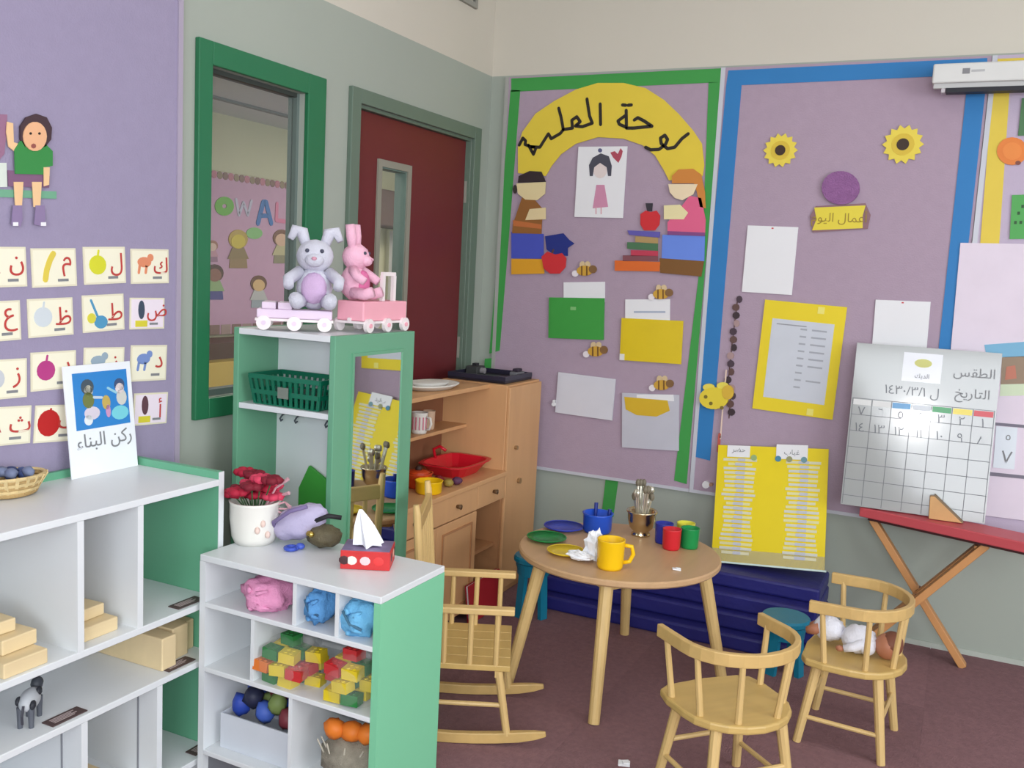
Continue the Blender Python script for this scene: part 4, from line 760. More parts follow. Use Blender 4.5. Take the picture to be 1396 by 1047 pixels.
def rabbit(label, c, s, fur, tummy, ear, rz):
    t = thing('plush_rabbit', label, 'plush toy', c, rz, group='plush rabbits on the train')
    MB().ball((0, 0, .055*s), (.042*s, .045*s, .055*s), 20, .06, 1).ball((.005*s, 0, .135*s), (.042*s, .046*s, .042*s), 20, .06, 2).ball((.04*s, 0, .125*s), (.02*s, .024*s, .018*s), 12).build('body', fur, t, smooth=True, local=True)
    MB().ball((.03*s, 0, .055*s), (.022*s, .033*s, .04*s), 14).build('tummy', tummy, t, smooth=True, local=True)
    for k in (-1, 1):
        MB().tube([(0, k*.022*s, .16*s), (-.004*s, k*.034*s, .195*s), (-.006*s, k*.05*s, .2*s), (0, k*.062*s, .175*s)] if ear == 'flop' else [(0, k*.02*s, .16*s), (-.004*s, k*.022*s, .2*s), (-.008*s, k*.026*s, .235*s)], [.012*s, .016*s, .014*s, .008*s][:4 if ear == 'flop' else 3], 10).build('ear', fur, t, smooth=True, local=True)
        MB().tube([(.01*s, k*.035*s, .095*s), (.035*s, k*.062*s, .075*s), (.06*s, k*.06*s, .06*s)], [.016*s, .015*s, .013*s], 10).build('arm', fur, t, smooth=True, local=True)
        MB().tube([(.01*s, k*.03*s, .025*s), (.055*s, k*.04*s, .02*s), (.08*s, k*.042*s, .03*s)], [.02*s, .018*s, .017*s], 10).build('leg', fur, t, smooth=True, local=True)
        MB().ball((.042*s, k*.018*s, .148*s), .0055*s, 8).build('eye', C((70, 72, 90)), t, smooth=True, local=True)
    MB().ball((.06*s, 0, .129*s), (.005*s, .007*s, .005*s), 8).build('nose', C((206, 150, 170)), t, smooth=True, local=True)
rabbit('grey white plush rabbit with lavender tummy sitting on the lavender train car', (-1.826, 2.376, zc+.065), 1.22, mat('grey_plush', (212, 212, 226), .95, .1, 60, .5), mat('lavender_plush', (206, 176, 214), .95, .1, 60, .4), 'flop', -.95)
rabbit('pink plush rabbit sitting on the pink train car', (-1.752, 2.478, zc+.099), 1.0, mat('pink_plush', (246, 190, 214), .95, .1, 60, .5), mat('rose_plush', (226, 120, 170), .95, .1, 60, .4), 'up', .25)

# ================================================================== PLAY KITCHEN
KX0, KX1, KZ = -2.09, -1.75, .575
t = thing('play_kitchen', 'wooden play kitchen with counter, shelf and fridge in front of the red door', 'play kitchen', (-1.92, 3.36, 0))
FK = Frame((KX1, 0, 0), (0, 1, 0), (0, 0, 1))
fr = MB().lim(KX0, KX1-.014, 3.66, 4.0, 0, .95).build('fridge_body', KITCH, t, bevel=.003)
MB().lim(KX1-.014, KX1, 3.664, 3.996, .03, .942).build('fridge_door', KITCH, t, bevel=.003)
for (px, py, r) in ((702, 610, .008), (706, 655, .011)):
    u, v = FK.px(px, py); MB().tube([(KX1, u, v), (KX1+.014, u, v)], [r, r*1.2], 12).build('fridge_knob', C((150, 116, 78)), t)
MB().lim(KX0, KX1+.008, 2.74, 3.659, KZ-.02, KZ).build('countertop', KITCH, t, bevel=.003)
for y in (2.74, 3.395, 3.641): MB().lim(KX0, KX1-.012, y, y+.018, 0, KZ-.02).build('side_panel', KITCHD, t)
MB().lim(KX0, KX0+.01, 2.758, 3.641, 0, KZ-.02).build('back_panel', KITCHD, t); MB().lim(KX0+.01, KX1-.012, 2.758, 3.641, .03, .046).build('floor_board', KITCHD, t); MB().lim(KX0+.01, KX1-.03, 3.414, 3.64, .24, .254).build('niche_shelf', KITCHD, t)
for y0, y1, ky in ((2.745, 3.03, 2.9), (3.035, 3.40, 3.225), (3.405, 3.657, 3.545)):
    dr = MB().lim(KX1-.012, KX1, y0, y1, .455, KZ-.022).build('drawer', KITCH, t, bevel=.002); MB().tube([(KX1, ky, .505), (KX1+.012, ky, .505), (KX1+.02, ky, .505)], [.007, .009, .011], 12).build('knob', C((104, 76, 48)), dr, smooth=True)
for y0, y1 in ((2.76, 3.07), (3.075, 3.40)):
    dr = MB().lim(KX1-.012, KX1, y0, y1, .04, .45).build('cupboard_door', KITCH, t, bevel=.002)
    for a in ((y0+.04, y1-.04, .405, .413), (y0+.04, y1-.04, .08, .088), (y0+.04, y0+.048, .088, .405), (y1-.048, y1-.04, .088, .405)): MB().lim(KX1, KX1+.005, *a).build('panel_mould', KITCHD, dr)
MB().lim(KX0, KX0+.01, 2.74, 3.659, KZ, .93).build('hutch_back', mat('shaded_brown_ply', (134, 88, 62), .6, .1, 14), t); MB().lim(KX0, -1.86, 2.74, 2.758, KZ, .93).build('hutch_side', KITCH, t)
MB().lim(KX0, -1.85, 2.74, 3.659, .93, .948).build('hutch_top', KITCH, t, bevel=.002); MB().lim(KX0+.01, -1.955, 2.758, 3.659, .745, .76).build('hutch_shelf', KITCH, t, bevel=.002)
# things on and in it
def mug(label, c, r, h, m, rz=0, name='toy_mug', cat='mug', group=None, stripes=None, handle=True):
    t = thing(name, label, cat, c, rz, group); MB().lathe([(0, .0), (r*.86, 0), (r*.94, h*.1), (r, h*.95), (r*1.03, h), (r*.93, h), (r*.88, h*.12), (0, h*.1)], (0, 0, 0), 22).build('cup', m, t, smooth=True, local=True)
    if handle: MB().tube([(r*.95, 0, h*.8), (r*1.5, 0, h*.76), (r*1.65, 0, h*.5), (r*1.4, 0, h*.24), (r*.92, 0, h*.2)], r*.16, 8).build('handle', m, t, smooth=True, local=True)
    if stripes:
        for k in range(5): a = -1.9+k*.45; MB().bar((r*1.0*math.cos(a), r*1.0*math.sin(a), h*.2), (r*1.01*math.cos(a), r*1.01*math.sin(a), h*.8), .005, .002, (math.cos(a), math.sin(a), 0)).build('stripe', stripes, t, local=True)
    return t
mug('white toy mug with pink stripes on the kitchen shelf', (-1.99, 3.31, .7605), 0.034, .088, WC, 0, stripes=C((206, 120, 140)))
mug('plain pale beaker beside the striped mug on the kitchen shelf', (-2.01, 3.42, .7605), .026, .08, C((206, 176, 150)), handle=False, name='toy_beaker', cat='beaker')
t = thing('serving_tray', 'white oval tray on top of the play kitchen', 'tray', (-1.96, 3.38, .9485)); MB().lathe([(0, 0), (.09, 0), (.115, .016), (.12, .02), (.108, .022), (.088, .008), (0, .008)], (-1.965, 3.34, .9485), 28, .9, 1.35).build('dish', WC, t, smooth=True); MB().lathe([(0, .008), (.06, .008), (.075, .024), (.07, .028), (0, .026)], (-1.965, 3.34, .9485), 24, .9, 1.4).build('lid', C((206, 204, 200)), t, smooth=True)
t = thing('black_tray', 'flat black tray lying on the play fridge', 'tray', (-1.93, 3.83, .9505)); MB().lim(-2.08, -1.79, 3.69, 3.97, .9505, .962).build('base', C((34, 30, 40), .35), t, bevel=.003)
for a in ((-2.08, -1.79, 3.69, 3.7), (-2.08, -1.79, 3.96, 3.97), (-2.08, -2.07, 3.7, 3.96), (-1.80, -1.79, 3.7, 3.96)): MB().lim(*a, .962, .982).build('rim', C((44, 42, 60), .35), t)
t = thing('toy_camera', 'small dark toy camera on the black tray', 'toy camera', (-2.03, 3.85, .9625)); MB().lim(-2.06, -2.0, 3.82, 3.9, .9625, 1.0).build('body', C((58, 60, 60)), t, bevel=.004); MB().tube([(-2.0, 3.86, .98), (-1.98, 3.86, .98)], .014, 12).build('lens', C((140, 136, 140)), t); MB().lim(-2.04, -2.02, 3.845, 3.875, 1.0, 1.012).build('viewfinder', C((40, 40, 44)), t)
t = thing('toy_car', 'little dark toy car at the front of the black tray', 'toy car', (-1.825, 3.88, .9625)); MB().lim(-1.845, -1.805, 3.84, 3.92, .97, .99).build('body', C((110, 110, 116)), t, bevel=.004); MB().lim(-1.84, -1.81, 3.86, 3.905, .99, 1.004).build('cabin', C((50, 40, 56)), t, bevel=.004)
for a in (-1.845, -1.805):
    for b in (3.855, 3.905): MB().tube([(a-.004, b, .971), (a+.004, b, .971)], .0085, 10).build('wheel', C((36, 26, 36)), t)
t = thing('wash_basin', 'red plastic basin on the play kitchen counter', 'basin', (-1.92, 3.49, KZ+.0005)); bx, by, bz = -1.905, 3.48, KZ+.0005; RD = mat('red_plastic', (204, 26, 44), .3, .06)
mb = MB(); prof = [(.62, 0), (.9, .045), (1.0, .05), (1.0, .055), (.88, .055), (.6, .008)]; n = 24
def sq(a, hx, hy): c, s_ = math.cos(a), math.sin(a); k = (abs(c)**5+abs(s_)**5)**(-1/5); return c*k*hx, s_*k*hy
for f_, z_ in prof: mb.v += [Vector((bx+sq(2*math.pi*k/n, .115*f_, .16*f_)[0], by+sq(2*math.pi*k/n, .115*f_, .16*f_)[1], bz+z_)) for k in range(n)]
mb.f = [[i*n+k, i*n+(k+1) % n, (i+1)*n+(k+1) % n, (i+1)*n+k] for i in range(5) for k in range(n)]+[[k for k in range(n)], [5*n+k for k in range(n)]]; mb.build('bowl', RD, t, smooth=False)
MB().tube([(bx-.1, by, bz+.05), (bx-.11, by, bz+.09), (bx-.08, by, bz+.105), (bx-.05, by, bz+.09)], .007, 8).build('tap', RD, t, smooth=True)
def pot(label, c, r, h, m, name='toy_pot', cat='pot', knobs=True, prongs=None, handles=None, group=None):
    t = thing(name, label, cat, c, group=group); MB().lathe([(0, 0), (r*.85, 0), (r*.97, h*.12), (r, h*.9), (r*1.08, h), (r*.96, h), (r*.9, h*.15), (0, h*.13)], c, 24).build('bowl', m, t, smooth=True)
    if handles:
        for s_ in (-1, 1): MB().tube([(c[0]+s_*r*.95, c[1]-.012, c[2]+h*.75), (c[0]+s_*r*1.3, c[1]-.01, c[2]+h*.8), (c[0]+s_*r*1.3, c[1]+.01, c[2]+h*.8), (c[0]+s_*r*.95, c[1]+.012, c[2]+h*.75)], .005, 8).build('handle', m, t, smooth=True)
    return t
pot('yellow toy bowl on the counter behind the rocking chair', (-1.81, 3.10, KZ+.0005), .052, .05, mat('yellow_plastic', (244, 196, 20), .3), 'toy_bowl', 'bowl')
t = pot('dark orange toy pan behind the yellow bowl', (-1.895, 3.16, KZ+.0005), .055, .06, mat('orange_red_plastic', (190, 64, 24), .35), 'toy_pan', 'pan'); MB().ball((-1.895, 3.16, KZ+.075), (.014, .014, .012), 10).build('lid_knob', C((60, 40, 34)), t, smooth=True); MB().lathe([(.052, .058), (.03, .068), (0, .07)], (-1.895, 3.16, KZ), 20).build('lid', mat('orange_red_plastic', (190, 64, 24)), t, smooth=True)
for k, (nm, col, x, y) in enumerate((('dark red', (120, 24, 40), -1.86, 3.265), ('olive', (150, 130, 60), -1.80, 3.235), ('plum', (90, 50, 80), -1.79, 3.29))): tag(MB().ball((x, y, KZ+.017), (.022, .02, .0165), 12, .15, k).build('toy_fruit', C(col), smooth=True), nm + ' toy fruit on the counter before the red basin', 'toy fruit', 'toy fruit on the counter')
t = thing('picture_book', 'red picture book leaning on the play kitchen base', 'book', (-1.72, 3.43, 0)); Fb = Frame((-1.705, 0, 0), (0, 1, 0), (-.13, 0, 1)); MB().frect(Fb, 3.30, 3.58, .002, .16, 0, .008).build('cover', C((170, 34, 44)), t, bevel=.002); MB().frect(Fb, 3.305, 3.575, .006, .156, -.008, 0).build('pages', PAPER, t); MB().frect(Fb, 3.3, 3.58, .002, .16, -.012, -.008).build('cover', C((150, 30, 40)), t)

# ================================================================== MATS, STOOLS, CHART
t = thing('folded_mat', 'navy blue foam mat folded in stepped layers under the pinboards', 'mat', (-.98, 3.87, 0))
for k, (y0, z0, z1) in enumerate(((3.64, 0, .06), (3.70, .0605, .125), (3.74, .1255, .19), (3.82, .1905, .25))):
    MB().lim(-1.56+.006*k, -.405-.004*k, y0, 4.108, z0, z1).build('mat_panel', NAVY, t, bevel=.01)
CH0, CH1 = onz(978, 778, .2505), onz(1127, 803, .2505)
Uc = Vector((CH1.x-CH0.x, 0, 0)); yb = 3.93; th_ = math.atan2(4.10-yb, .5); ra = .09
FCH = Frame((-.65, yb, .274), (math.cos(ra), .0, math.sin(ra)), (-math.sin(ra), math.sin(th_), math.cos(th_)))
q = [FCH.px(*p_) for p_ in ((972, 607), (1127, 612), (1127, 803), (978, 778))]
u0, u1, v1 = (q[0][0]+q[3][0])/2, (q[1][0]+q[2][0])/2, (q[0][1]+q[1][1])/2
t = thing('name_chart', 'yellow name chart with two columns of white strips on the blue mat', 'chart', (-.65, yb, .2515))
MB().frect(FCH, u0, u1, .001, v1, 0, .006).build('board', mat('yellow_chart_card', (230, 206, 16), .5, .05), t); MB().frect(FCH, u0, u1, .002, .06, .006, .0072).build('plastic_pocket', clear('pocket_film', (210, 206, 180), .35, .2), t)
MB().frect(FCH, u0+.01, u1+.008, -.001, .006, .0062, .010).build('edge_tape', C((206, 226, 220)), t)
rnd = random.Random(2); hh = v1
for s_, cu_ in ((0, u0+(u1-u0)*.22), (1, u0+(u1-u0)*.79)):
    for k in range(22):
        v = hh*.88-k*hh*.0375; w = rnd.uniform(.095, .14); col = (C((216, 212, 180)), C((222, 216, 160)), C((208, 208, 196)))[k % 3]; MB().frect(FCH, cu_-w*(.55-.02*s_), cu_+w*.5, v-.0075, v+.004, .006, .0076).build('name_strip', col, t)
        MB().frect(FCH, cu_-.018+rnd.uniform(-.006, .006), cu_+.02, v-.008, v+.005, .0076, .0088).build('strip_tab', C((190, 192, 206)), t)
for (a, b, body) in ((.09, .30, '\ufeae\ufec0\ufea3'), (.54, .82, '\ufe8f\ufe8e\ufef4\ufecf')):
    MB().frect(FCH, u0+(u1-u0)*a, u0+(u1-u0)*b, hh*.90, hh*1.0+.012*(a > .3), .0076, .009).build('title_card', PAPER, t); text(body, .03, GREYINK, 'lettering', t, FCH, u0+(u1-u0)*(a+b)/2, hh*.955, .0096)
for a, col in ((.34, (150, 176, 120)), (.56, (70, 130, 160)), (.66, (150, 150, 110)), (.79, (110, 150, 160))): MB().fdisc(FCH, u0+(u1-u0)*a, hh*.9, .013, .009, .0105, 12).build('sticker', C(col), t)
def stool(label, x, y, h=.2, r=.085):
    t = thing('toddler_stool', label, 'stool', (x, y, 0), .4, group='teal plastic stools')
    MB().lathe([(0, h), (r*.94, h), (r, h-.008), (r, h-.022), (r*.9, h-.03), (r*.88, h-.045), (0, h-.02)], (0, 0, 0), 24).build('seat', TEAL, t, smooth=False, local=True); MB().lathe([(r*.85, h-.03), (r*.8, h-.08), (r*.76, h-.08), (r*.8, h-.03)], (0, 0, 0), 24).build('apron', TEAL, t, local=True)
    for k in range(4): a = math.pi/4+k*math.pi/2; MB().bar((r*.62*math.cos(a), r*.62*math.sin(a), h-.03), (r*.82*math.cos(a), r*.82*math.sin(a), 0), .036, .02, (math.cos(a), math.sin(a), 0)).build('leg', TEAL, t, local=True)
stool('teal plastic stool before the blue mat behind the doll chair', -.50, 3.55, .215, .09); stool('teal plastic stool between the play fridge and the round table', -1.545, 3.55, .26, .085)

# ================================================================== TABLE AND ITS THINGS
TX, TY, TZ, TR = -1.045, 3.165, .47, .362
t = thing('round_table', 'small round beech table set with toy dishes', 'table', (TX, TY, 0))
MB().lathe([(0, -.024), (TR-.006, -.024), (TR, -.018), (TR, -.005), (TR-.005, 0), (0, 0)], (TX, TY, TZ), 56).build('table_top', mat('table_beech', (192, 156, 118), .4, .14, 22, kind='woody'), t)
for a in (-78, 12, 102, 226):
    a = math.radians(a); MB().tube([(TX+.30*math.cos(a), TY+.30*math.sin(a), TZ-.024), (TX+.405*math.cos(a), TY+.405*math.sin(a), 0)], [.024, .019], 12).build('leg', BEECH, t, smooth=False)
for a in range(4): b = math.radians(-78+90*a); c_ = math.radians(-78+90*(a+1)); MB().bar((TX+.28*math.cos(b), TY+.28*math.sin(b), TZ-.042), (TX+.28*math.cos(c_), TY+.28*math.sin(c_), TZ-.042), .018, .034).build('apron', BEECHY, t)
tz = TZ+.0005
def plate(label, x, y, r, col, tilt=0):
    t = thing('toy_plate', label, 'plate', (x, y, tz), group='toy plates on the round table'); MB().lathe([(0, .0), (r*.6, 0), (r, .012), (r, .015), (r*.62, .004), (0, .004)], (x, y, tz), 26).build('dish', C(col, .3), t, smooth=True); MB().tube([(x+r*math.cos(a*.2618), y+r*math.sin(a*.2618), tz+.0138) for a in range(25)], .0022, 6).build('rim', C(col, .3), t)
plate('blue toy plate at the far rim of the round table', -1.315, 3.29, .075, (44, 62, 170)); plate('green toy plate between the blue and yellow plates', -1.31, 3.115, .072, (24, 128, 62)); plate('yellow toy plate beside the white napkin', -1.185, 3.0, .066, (226, 196, 50))
BP = mat('blue_plastic', (36, 84, 200), .3); t = pot('blue toy saucepan with upright handles on the round table', (-1.195, 3.335, tz), .056, .075, BP)
for k, (x, y) in enumerate(((-.022, .03), (.03, .03))): MB().tube([(-1.195+x, 3.335+y, tz+.02), (-1.195+x*1.1, 3.345+y, tz+.085+.018*(1-k))], [.006, .008], 8).build('upright_handle', C((30, 50, 130), .3), t)
YM = mat('yellow_plastic', (244, 196, 20), .3); mug('yellow toy mug at the near edge of the round table', (-1.0, 2.94, tz), .047, .10, YM, .5)
mb = MB(); t = thing('napkin', 'crumpled white paper napkin beside the yellow mug', 'napkin', (-1.09, 2.97, tz)); MB().ball((-1.075, 2.99, tz+.052), (.036, .03, .048), 20, .5, 8, freq=4).build('crumple', mat('tissue_paper', (240, 242, 248), .9), t); MB().ball((-1.115, 2.95, tz+.02), (.045, .03, .014), 18, .5, 9, freq=4).build('corner', mat('tissue_paper', (240, 242, 248), .9), t)
SM = mat('polished_brass', (214, 200, 168), .2, .1, metal=1); t = thing('metal_pot', 'shiny metal pot holding silver utensils on the round table', 'pot', (-1.04, 3.40, tz)); cx, cy = -1.04, 3.395
MB().lathe([(0, 0), (.036, 0), (.036, .006), (.028, .014), (.044, .03), (.052, .06), (.054, .085), (.06, .093), (.058, .097), (.048, .092), (.045, .05), (0, .03)], (cx, cy, tz), 26).build('vessel', SM, t, smooth=True)
for k in range(20):
    a = k*.76; r0, r1, h = .008+.006*(k % 4), .022+.012*(k % 4), .13+.02*(k % 4); tip = (cx+r1*math.cos(a), cy+r1*math.sin(a), tz+h)
    o = thing('toy_spoon', 'silver toy utensil standing in the metal pot', 'utensil', (cx+r0*math.cos(a), cy+r0*math.sin(a), tz+.04), group='utensils in the metal pot'); ST = mat('silver_metal', (214, 210, 196), .3, .1, metal=.7); MB().tube([(cx+r0*math.cos(a), cy+r0*math.sin(a), tz+.05), tip], .0035, 6).build('shank', ST, o); MB().ball(tip, (.010, .010, .016), 8).build('bowl', (ST, C((120, 112, 96)))[k % 2], o, smooth=True)
for nm, col, x, y in (('blue', (40, 50, 150), -.935, 3.345), ('red', (206, 40, 50), -.888, 3.285), ('green', (24, 140, 74), -.835, 3.34), ('yellow', (220, 214, 70), -.868, 3.40)): mug(nm + ' toy cup in the cluster of four cups', (x, y, tz), .034, .075, C(col, .3), handle=False, name='toy_cup', cat='cup', group='toy cups on the round table')
t = thing('paper_scrap', 'tiny white paper scrap near the table rim', 'scrap', (-.80, 3.05, tz)); MB().box((-.80, 3.05, tz+.003), (.028, .016, .004), (0, .1, .4)).build('fold', PAPER, t); MB().box((-.795, 3.053, tz+.0065), (.016, .01, .003), (0, .1, .7)).build('fold', PAPER, t)
t = thing('paper_scrap', 'small white paper scrap on the carpet before the round table', 'scrap', (-.79, 2.57, 0)); MB().box((-.79, 2.575, .004), (.035, .025, .006), (.05, 0, .3)).build('fold', PAPER, t); MB().box((-.785, 2.575, .0095), (.02, .018, .005), (0, 0, .6)).build('fold', PAPER, t)

# ================================================================== CHAIRS
def bow_chair(label, x, y, rz):
    t = thing('captain_chair', label, 'chair', (x, y, 0), rz, group='bow back toddler chairs'); SZ = .285
    poly = [(.135, -.12), (.145, 0), (.135, .12), (.115, .155), (.06, .168), (-.02, .165)]+[(-.02-.145*math.sin(a*math.pi/10), .165*math.cos(a*math.pi/10)) for a in range(1, 10)]+[(-.02, -.165), (.06, -.168), (.115, -.155)]
    MB().prism(poly, SZ-.024, SZ).build('seat', mat('seat_beech', (198, 166, 102), .4, .16, 26, kind='woody'), t, local=True, bevel=.006)
    for sx in (-1, 1):
        for sy in (-1, 1): MB().tube([(sx*.09-.005, sy*.105, SZ-.022), (sx*.128-.005, sy*.138, 0)], [.0165, .013], 10).build('leg', BEECH, t, local=True)
    for sy in (-1, 1): MB().tube([(-.122, sy*.129, .085), (.112, sy*.129, .085)], .0075, 8).build('stretcher', BEECH, t, local=True)
    for sx, z in ((-1, .13), (1, .13)): MB().tube([(sx*.112-.005, -.124, z), (sx*.112-.005, .124, z)], .0075, 8).build('stretcher', BEECH, t, local=True)
    pts = [(.115, -.172, .462), (.05, -.172, .464)]+[(-.01-.150*math.sin(a*math.pi/14), -.172*math.cos(a*math.pi/14), .466) for a in range(0, 15)]+[(.05, .172, .464), (.115, .172, .462)]
    MB().tube(pts, .0225, 4, (.55, 1.15)).build('bow_rail', BEECHY, t, local=True, bevel=.003)
    for a, b in ((.075, .15), (.075, -.15)): MB().tube([(a-.015, b, SZ-.004), (a, b*1.14, .455)], [.0095, .0085], 8).build('spindle', BEECH, t, local=True)
    for k in (1.6, 5, 9, 12.4): a = k*math.pi/14; MB().tube([(-.015-.128*math.sin(a), -.145*math.cos(a), SZ-.004), (-.01-.150*math.sin(a), -.172*math.cos(a), .455)], [.0095, .0085], 8).build('spindle', BEECH, t, local=True)
bow_chair('beech bow back chair in the foreground facing the round table', -.495, 2.565, math.radians(138))
bow_chair('beech bow back chair with the baby doll on its seat', -.225, 3.135, math.radians(176))
# baby doll
dz = .2855
t = thing('baby_doll', 'baby doll in a white suit lying on the bow back chair', 'doll', (-.23, 3.14, dz), -.12); WS = mat('white_doll_cloth', (226, 226, 236), .85, .06, 30, .3)
MB().ball((.108, .0, .042), (.04, .04, .042), 20).ball((.068, -.012, .042), (.008, .007, .007), 8).build('head', SKINB, t, smooth=True, local=True)
MB().ball((.118, .004, .05), (.036, .041, .041), 16).build('hair', C((120, 72, 54)), t, smooth=True, local=True)
MB().ball((.02, -.005, .045), (.055, .05, .045), 20, .15, 2).ball((.05, -.02, .035), (.03, .04, .03), 14, .2, 4).build('suit', WS, t, smooth=True, local=True)
MB().ball((-.075, .0, .055), (.05, .045, .04), 18, .2, 7).build('suit_legs', WS, t, smooth=True, local=True)
for s_ in (-1, 1):
    MB().tube([(-.10, s_*.022, .055), (-.125, s_*.024, .045), (-.14, s_*.024, .04)], [.02, .016, .012], 10).build('foot', SKINB, t, smooth=True, local=True)
    MB().tube([(.045, s_*.045, .05), (.02, s_*.062, .035), (-.01, s_*.066, .024)], [.016, .015, .012], 10).build('sleeve', WS, t, smooth=True, local=True); MB().ball((-.022, s_*.067, .022), (.014, .011, .01), 10).build('hand', SKINB, t, smooth=True, local=True)
# rocking chair
t = thing('rocking_chair', 'beech rocking chair with armrests beside the mint shelf end', 'rocking chair', (-1.365, 2.578, 0), math.radians(25)); SZ = .252; hw = .168
for k in range(5): MB().lim(-.13, .165, -hw+.0675*k, -hw+.0675*k+.066, SZ-.018, SZ).build('seat_slat', mat('seat_beech', (198, 166, 102)), t, local=True, bevel=.002)
for x in (-.10, .13): MB().bar((x, -hw, SZ-.028), (x, hw, SZ-.028), .022, .02).build('seat_rail', BEECH, t, local=True)
for sy in (-1, 1):
    y = sy*hw
    pts = [(x, y, .018+.30*x*x) for x in (-.22, -.17, -.11, -.05, 0, .06, .13, .2, .25, .285)]; MB().tube(pts, [.016, .021]+[.0245]*6+[.020, .012], 4, (.6, .95)).build('rocker', BEECHY, t, local=True, bevel=.003)
    for x0, x1 in ((.13, .165), (-.10, -.13)): MB().tube([(x0, y*.94, SZ-.02), (x1, y, .024+.3*x1*x1)], [.013, .012], 10).build('leg', BEECH, t, local=True)
    MB().tube([(-.118, y*.97, .125), (.148, y*.97, .125)], .0075, 8).build('stretcher', BEECH, t, local=True)
    MB().bar((-.135, y*1.03, .425), (.17, y*1.03, .428), .034, .02).build('armrest', BEECH, t, local=True, bevel=.004)
    for x in (.12, .04, -.04): MB().tube([(x, y*.95, SZ-.004), (x, y*1.02, .418)], .0085, 8).build('arm_spindle', BEECH, t, local=True)
    MB().tube([(-.11, y*.95, SZ-.01), (-.118, y*.96, .45), (-.138, y*.97, .71), (-.142, y*.97, .738)], [.014, .014, .012, .009], 10).build('back_post', BEECH, t, local=True)
for k in range(5): y = (-2+k)*.052; MB().tube([(-.112, y, SZ-.004), (-.118, y, .45), (-.133, y, .665)], .008, 8).build('back_spindle', BEECH, t, local=True)
MB().bar((-.134, -hw*.96, .675), (-.134, hw*.96, .675), .018, .05).build('crest_rail', BEECHY, t, local=True, bevel=.004)
MB().tube([(.148, -hw*.97, .15), (.148, hw*.97, .15)], .0075, 8).build('stretcher', BEECH, t, local=True)

# ================================================================== RED TOPPED FOLDING TABLE AND CALENDAR
fz = .578; FLc = Vector((-.312, 3.955, 0)); dr_ = Vector((.951, -.309, 0)).normalized(); dp = Vector((.309, .951, 0)).normalized()
t = thing('folding_table', 'folding table with a red top and crossed wooden legs below the calendar', 'table', FLc+dr_*.35+dp*.07)
RT = mat('red_table_top', (194, 80, 88), .45, .06)
mb = MB(); P4 = [FLc, FLc+dr_*.85, FLc+dr_*.85+dp*.15, FLc+dp*.15]; mb.prism([(p_.x, p_.y) for p_ in P4], fz-.038, fz); mb.build('table_top', RT, t, bevel=.004)
mb = MB(); P4 = [FLc+dr_*.03+dp*.02, FLc+dr_*.82+dp*.02, FLc+dr_*.82+dp*.13, FLc+dr_*.03+dp*.13]; mb.prism([(p_.x, p_.y) for p_ in P4], fz-.05, fz-.038); mb.build('under_frame', C((70, 34, 36)), t)
OW = mat('orange_pine', (196, 140, 88), .5, .12, 20, kind='wood')
MB().bar((-.262, 4.0, fz-.05), (.122, 3.985, 0), .028, .048, (0, 1, 0)).build('leg', OW, t, bevel=.003)
for y in (3.865, 3.925): MB().bar((.15, y, fz-.05), (-.285, y+.01, 0), .028, .044, (0, 1, 0)).build('leg', OW, t, bevel=.003)
MB().tube([(-.065, 3.85, .27), (-.065, 4.02, .27)], .012, 10).build('pivot_bolt', C((120, 80, 60)), t); MB().bar((.12, 3.865, .5), (.12, 3.925, .5), .02, .03).build('cross_rail', OW, t)
tl = math.radians(7.4); tw = .037
FCal = Frame((0, 3.955, fz+.003), (1, tw, 0), (-math.sin(tl)*tw, math.sin(tl), math.cos(tl)))
q = [FCal.px(*p_) for p_ in ((1167, 465), (1366, 484), (1343, 712), (1148, 683))]
u0, u1, v0, v1 = (q[0][0]+q[3][0])/2, (q[1][0]+q[2][0])/2, .002, (q[0][1]+q[1][1])/2; cw, chh = u1-u0, v1-v0
t = thing('calendar_board', 'laminated white calendar board with Arabic writing on the red table', 'calendar', (-.13, 3.955, fz))
LAM = mat('glossy_laminate', (162, 164, 164), .10, .02, 3, spec=.6); MB().frect(FCal, u0, u1, v0, v1, -.006, 0).build('board', LAM, t)
GL = C((112, 114, 120)); gv = v0+chh*.66
for k in range(7):
    v = gv-chh*.66*k/6.6; MB().frect(FCal, u0+.004, u1-.004, v-.0012, v+.0012, 0, .0006).build('grid_line', GL, t)
for k in range(8):
    u = u0+.006+(cw-.012)*k/7; MB().frect(FCal, u-.0012, u+.0012, v0+.004, gv, 0, .0006).build('grid_line', GL, t)
for k, col in ((6, (196, 44, 58)), (5, (226, 206, 70)), (4, (52, 150, 90)), (2, (84, 150, 200)), (3, (200, 206, 214)), (1, (206, 206, 206)), (0, (206, 206, 206))):
    u = u0+.006+(cw-.012)*k/7; MB().frect(FCal, u+.003, u+(cw-.012)/7-.003, gv-.026, gv-.004, .0006, .0012).build('day_label', C(col, .3), t)
DG = C((98, 100, 108), .3); nums = '\u0661 \u0662 \u0663 \u0664 \u0665 \u0666 \u0667 \u0668 \u0669 \u0661\u0660 \u0661\u0661 \u0661\u0662 \u0661\u0663 \u0661\u0664'.split()
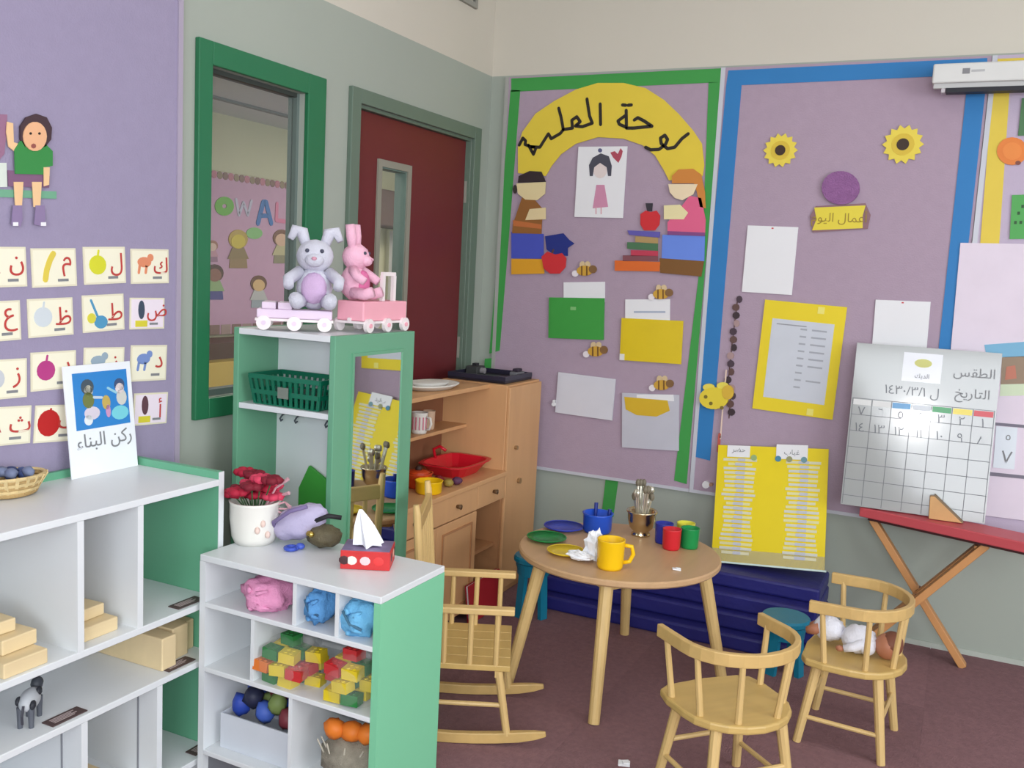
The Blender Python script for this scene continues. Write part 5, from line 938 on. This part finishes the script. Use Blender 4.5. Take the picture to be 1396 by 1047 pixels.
for k in range(14):
    c_, r_ = 6-k % 7, k//7; u = u0+.006+(cw-.012)*(c_+.5)/7; v = gv-.05-r_*chh*.1; text(nums[k], .05, DG, 'digit', t, FCal, u, v, .0012)
MB().frect(FCal, u0+cw*.34, u0+cw*.61, v0+chh*.79, v0+chh*.965, 0, .0012).build('picture_card', mat('glossy_white_print', (222, 224, 232), .2), t); MB().fdisc(FCal, u0+cw*.48, v0+chh*.905, .032, .0012, .002, 14, .017).build('printed_flower', C((206, 206, 130)), t)
text('\ufeda\ufef3\ufeaa\ufedf\ufe8d', .024, GREYINK, 'lettering', t, FCal, u0+cw*.48, v0+chh*.825, .0022)
text('\ufeb2\ufed8\ufec4\ufedf\ufe8d', .05, GREYINK, 'lettering', t, FCal, u0+cw*.83, v0+chh*.865, .0012); text('\ufea6\ufef3\ufead\ufe8e\ufe98\ufedf\ufe8d', .05, GREYINK, 'lettering', t, FCal, u0+cw*.83, v0+chh*.735, .0012)
text('\u0661\u0664\u0663\u0660/\u0663/\u0661 \ufedd', .05, DG, 'lettering', t, FCal, u0+cw*.42, v0+chh*.725, .0012)
p0 = FCal.pt(u0+cw*.5, chh*.75, -.006); MB().bar(p0, (p0.x, p0.y+.035, fz+.3), .03, .008, (0, 1, 0)).build('back_strut', OW, t)
t = thing('wooden_wedge', 'triangular wooden wedge standing before the calendar board', 'wedge', FCal.pt(u1-.15, 0, .03)); Fw = Frame(FCal.pt(u1-.15, 0, .012)-Vector((0, .014, .002)), FCal.U, (0, 0, 1))
a_ = [Fw.px(*p_) for p_ in ((1268, 676), (1275, 676), (1312, 712), (1266, 705))]; lo = .0
MB().fpoly(Fw, [(a_[0][0], a_[0][1]), (a_[1][0], a_[1][1]), (a_[2][0], lo), (a_[3][0], lo)], -.012, .012).build('wedge', mat('wedge_pine', (206, 160, 108), .5, .1, 20), t, bevel=.002); MB().fstroke(Fw, [(a_[1][0], a_[1][1]+.002), (a_[2][0], lo+.004)], .006, -.012, .012).build('edge_strip', C((130, 110, 84)), t)
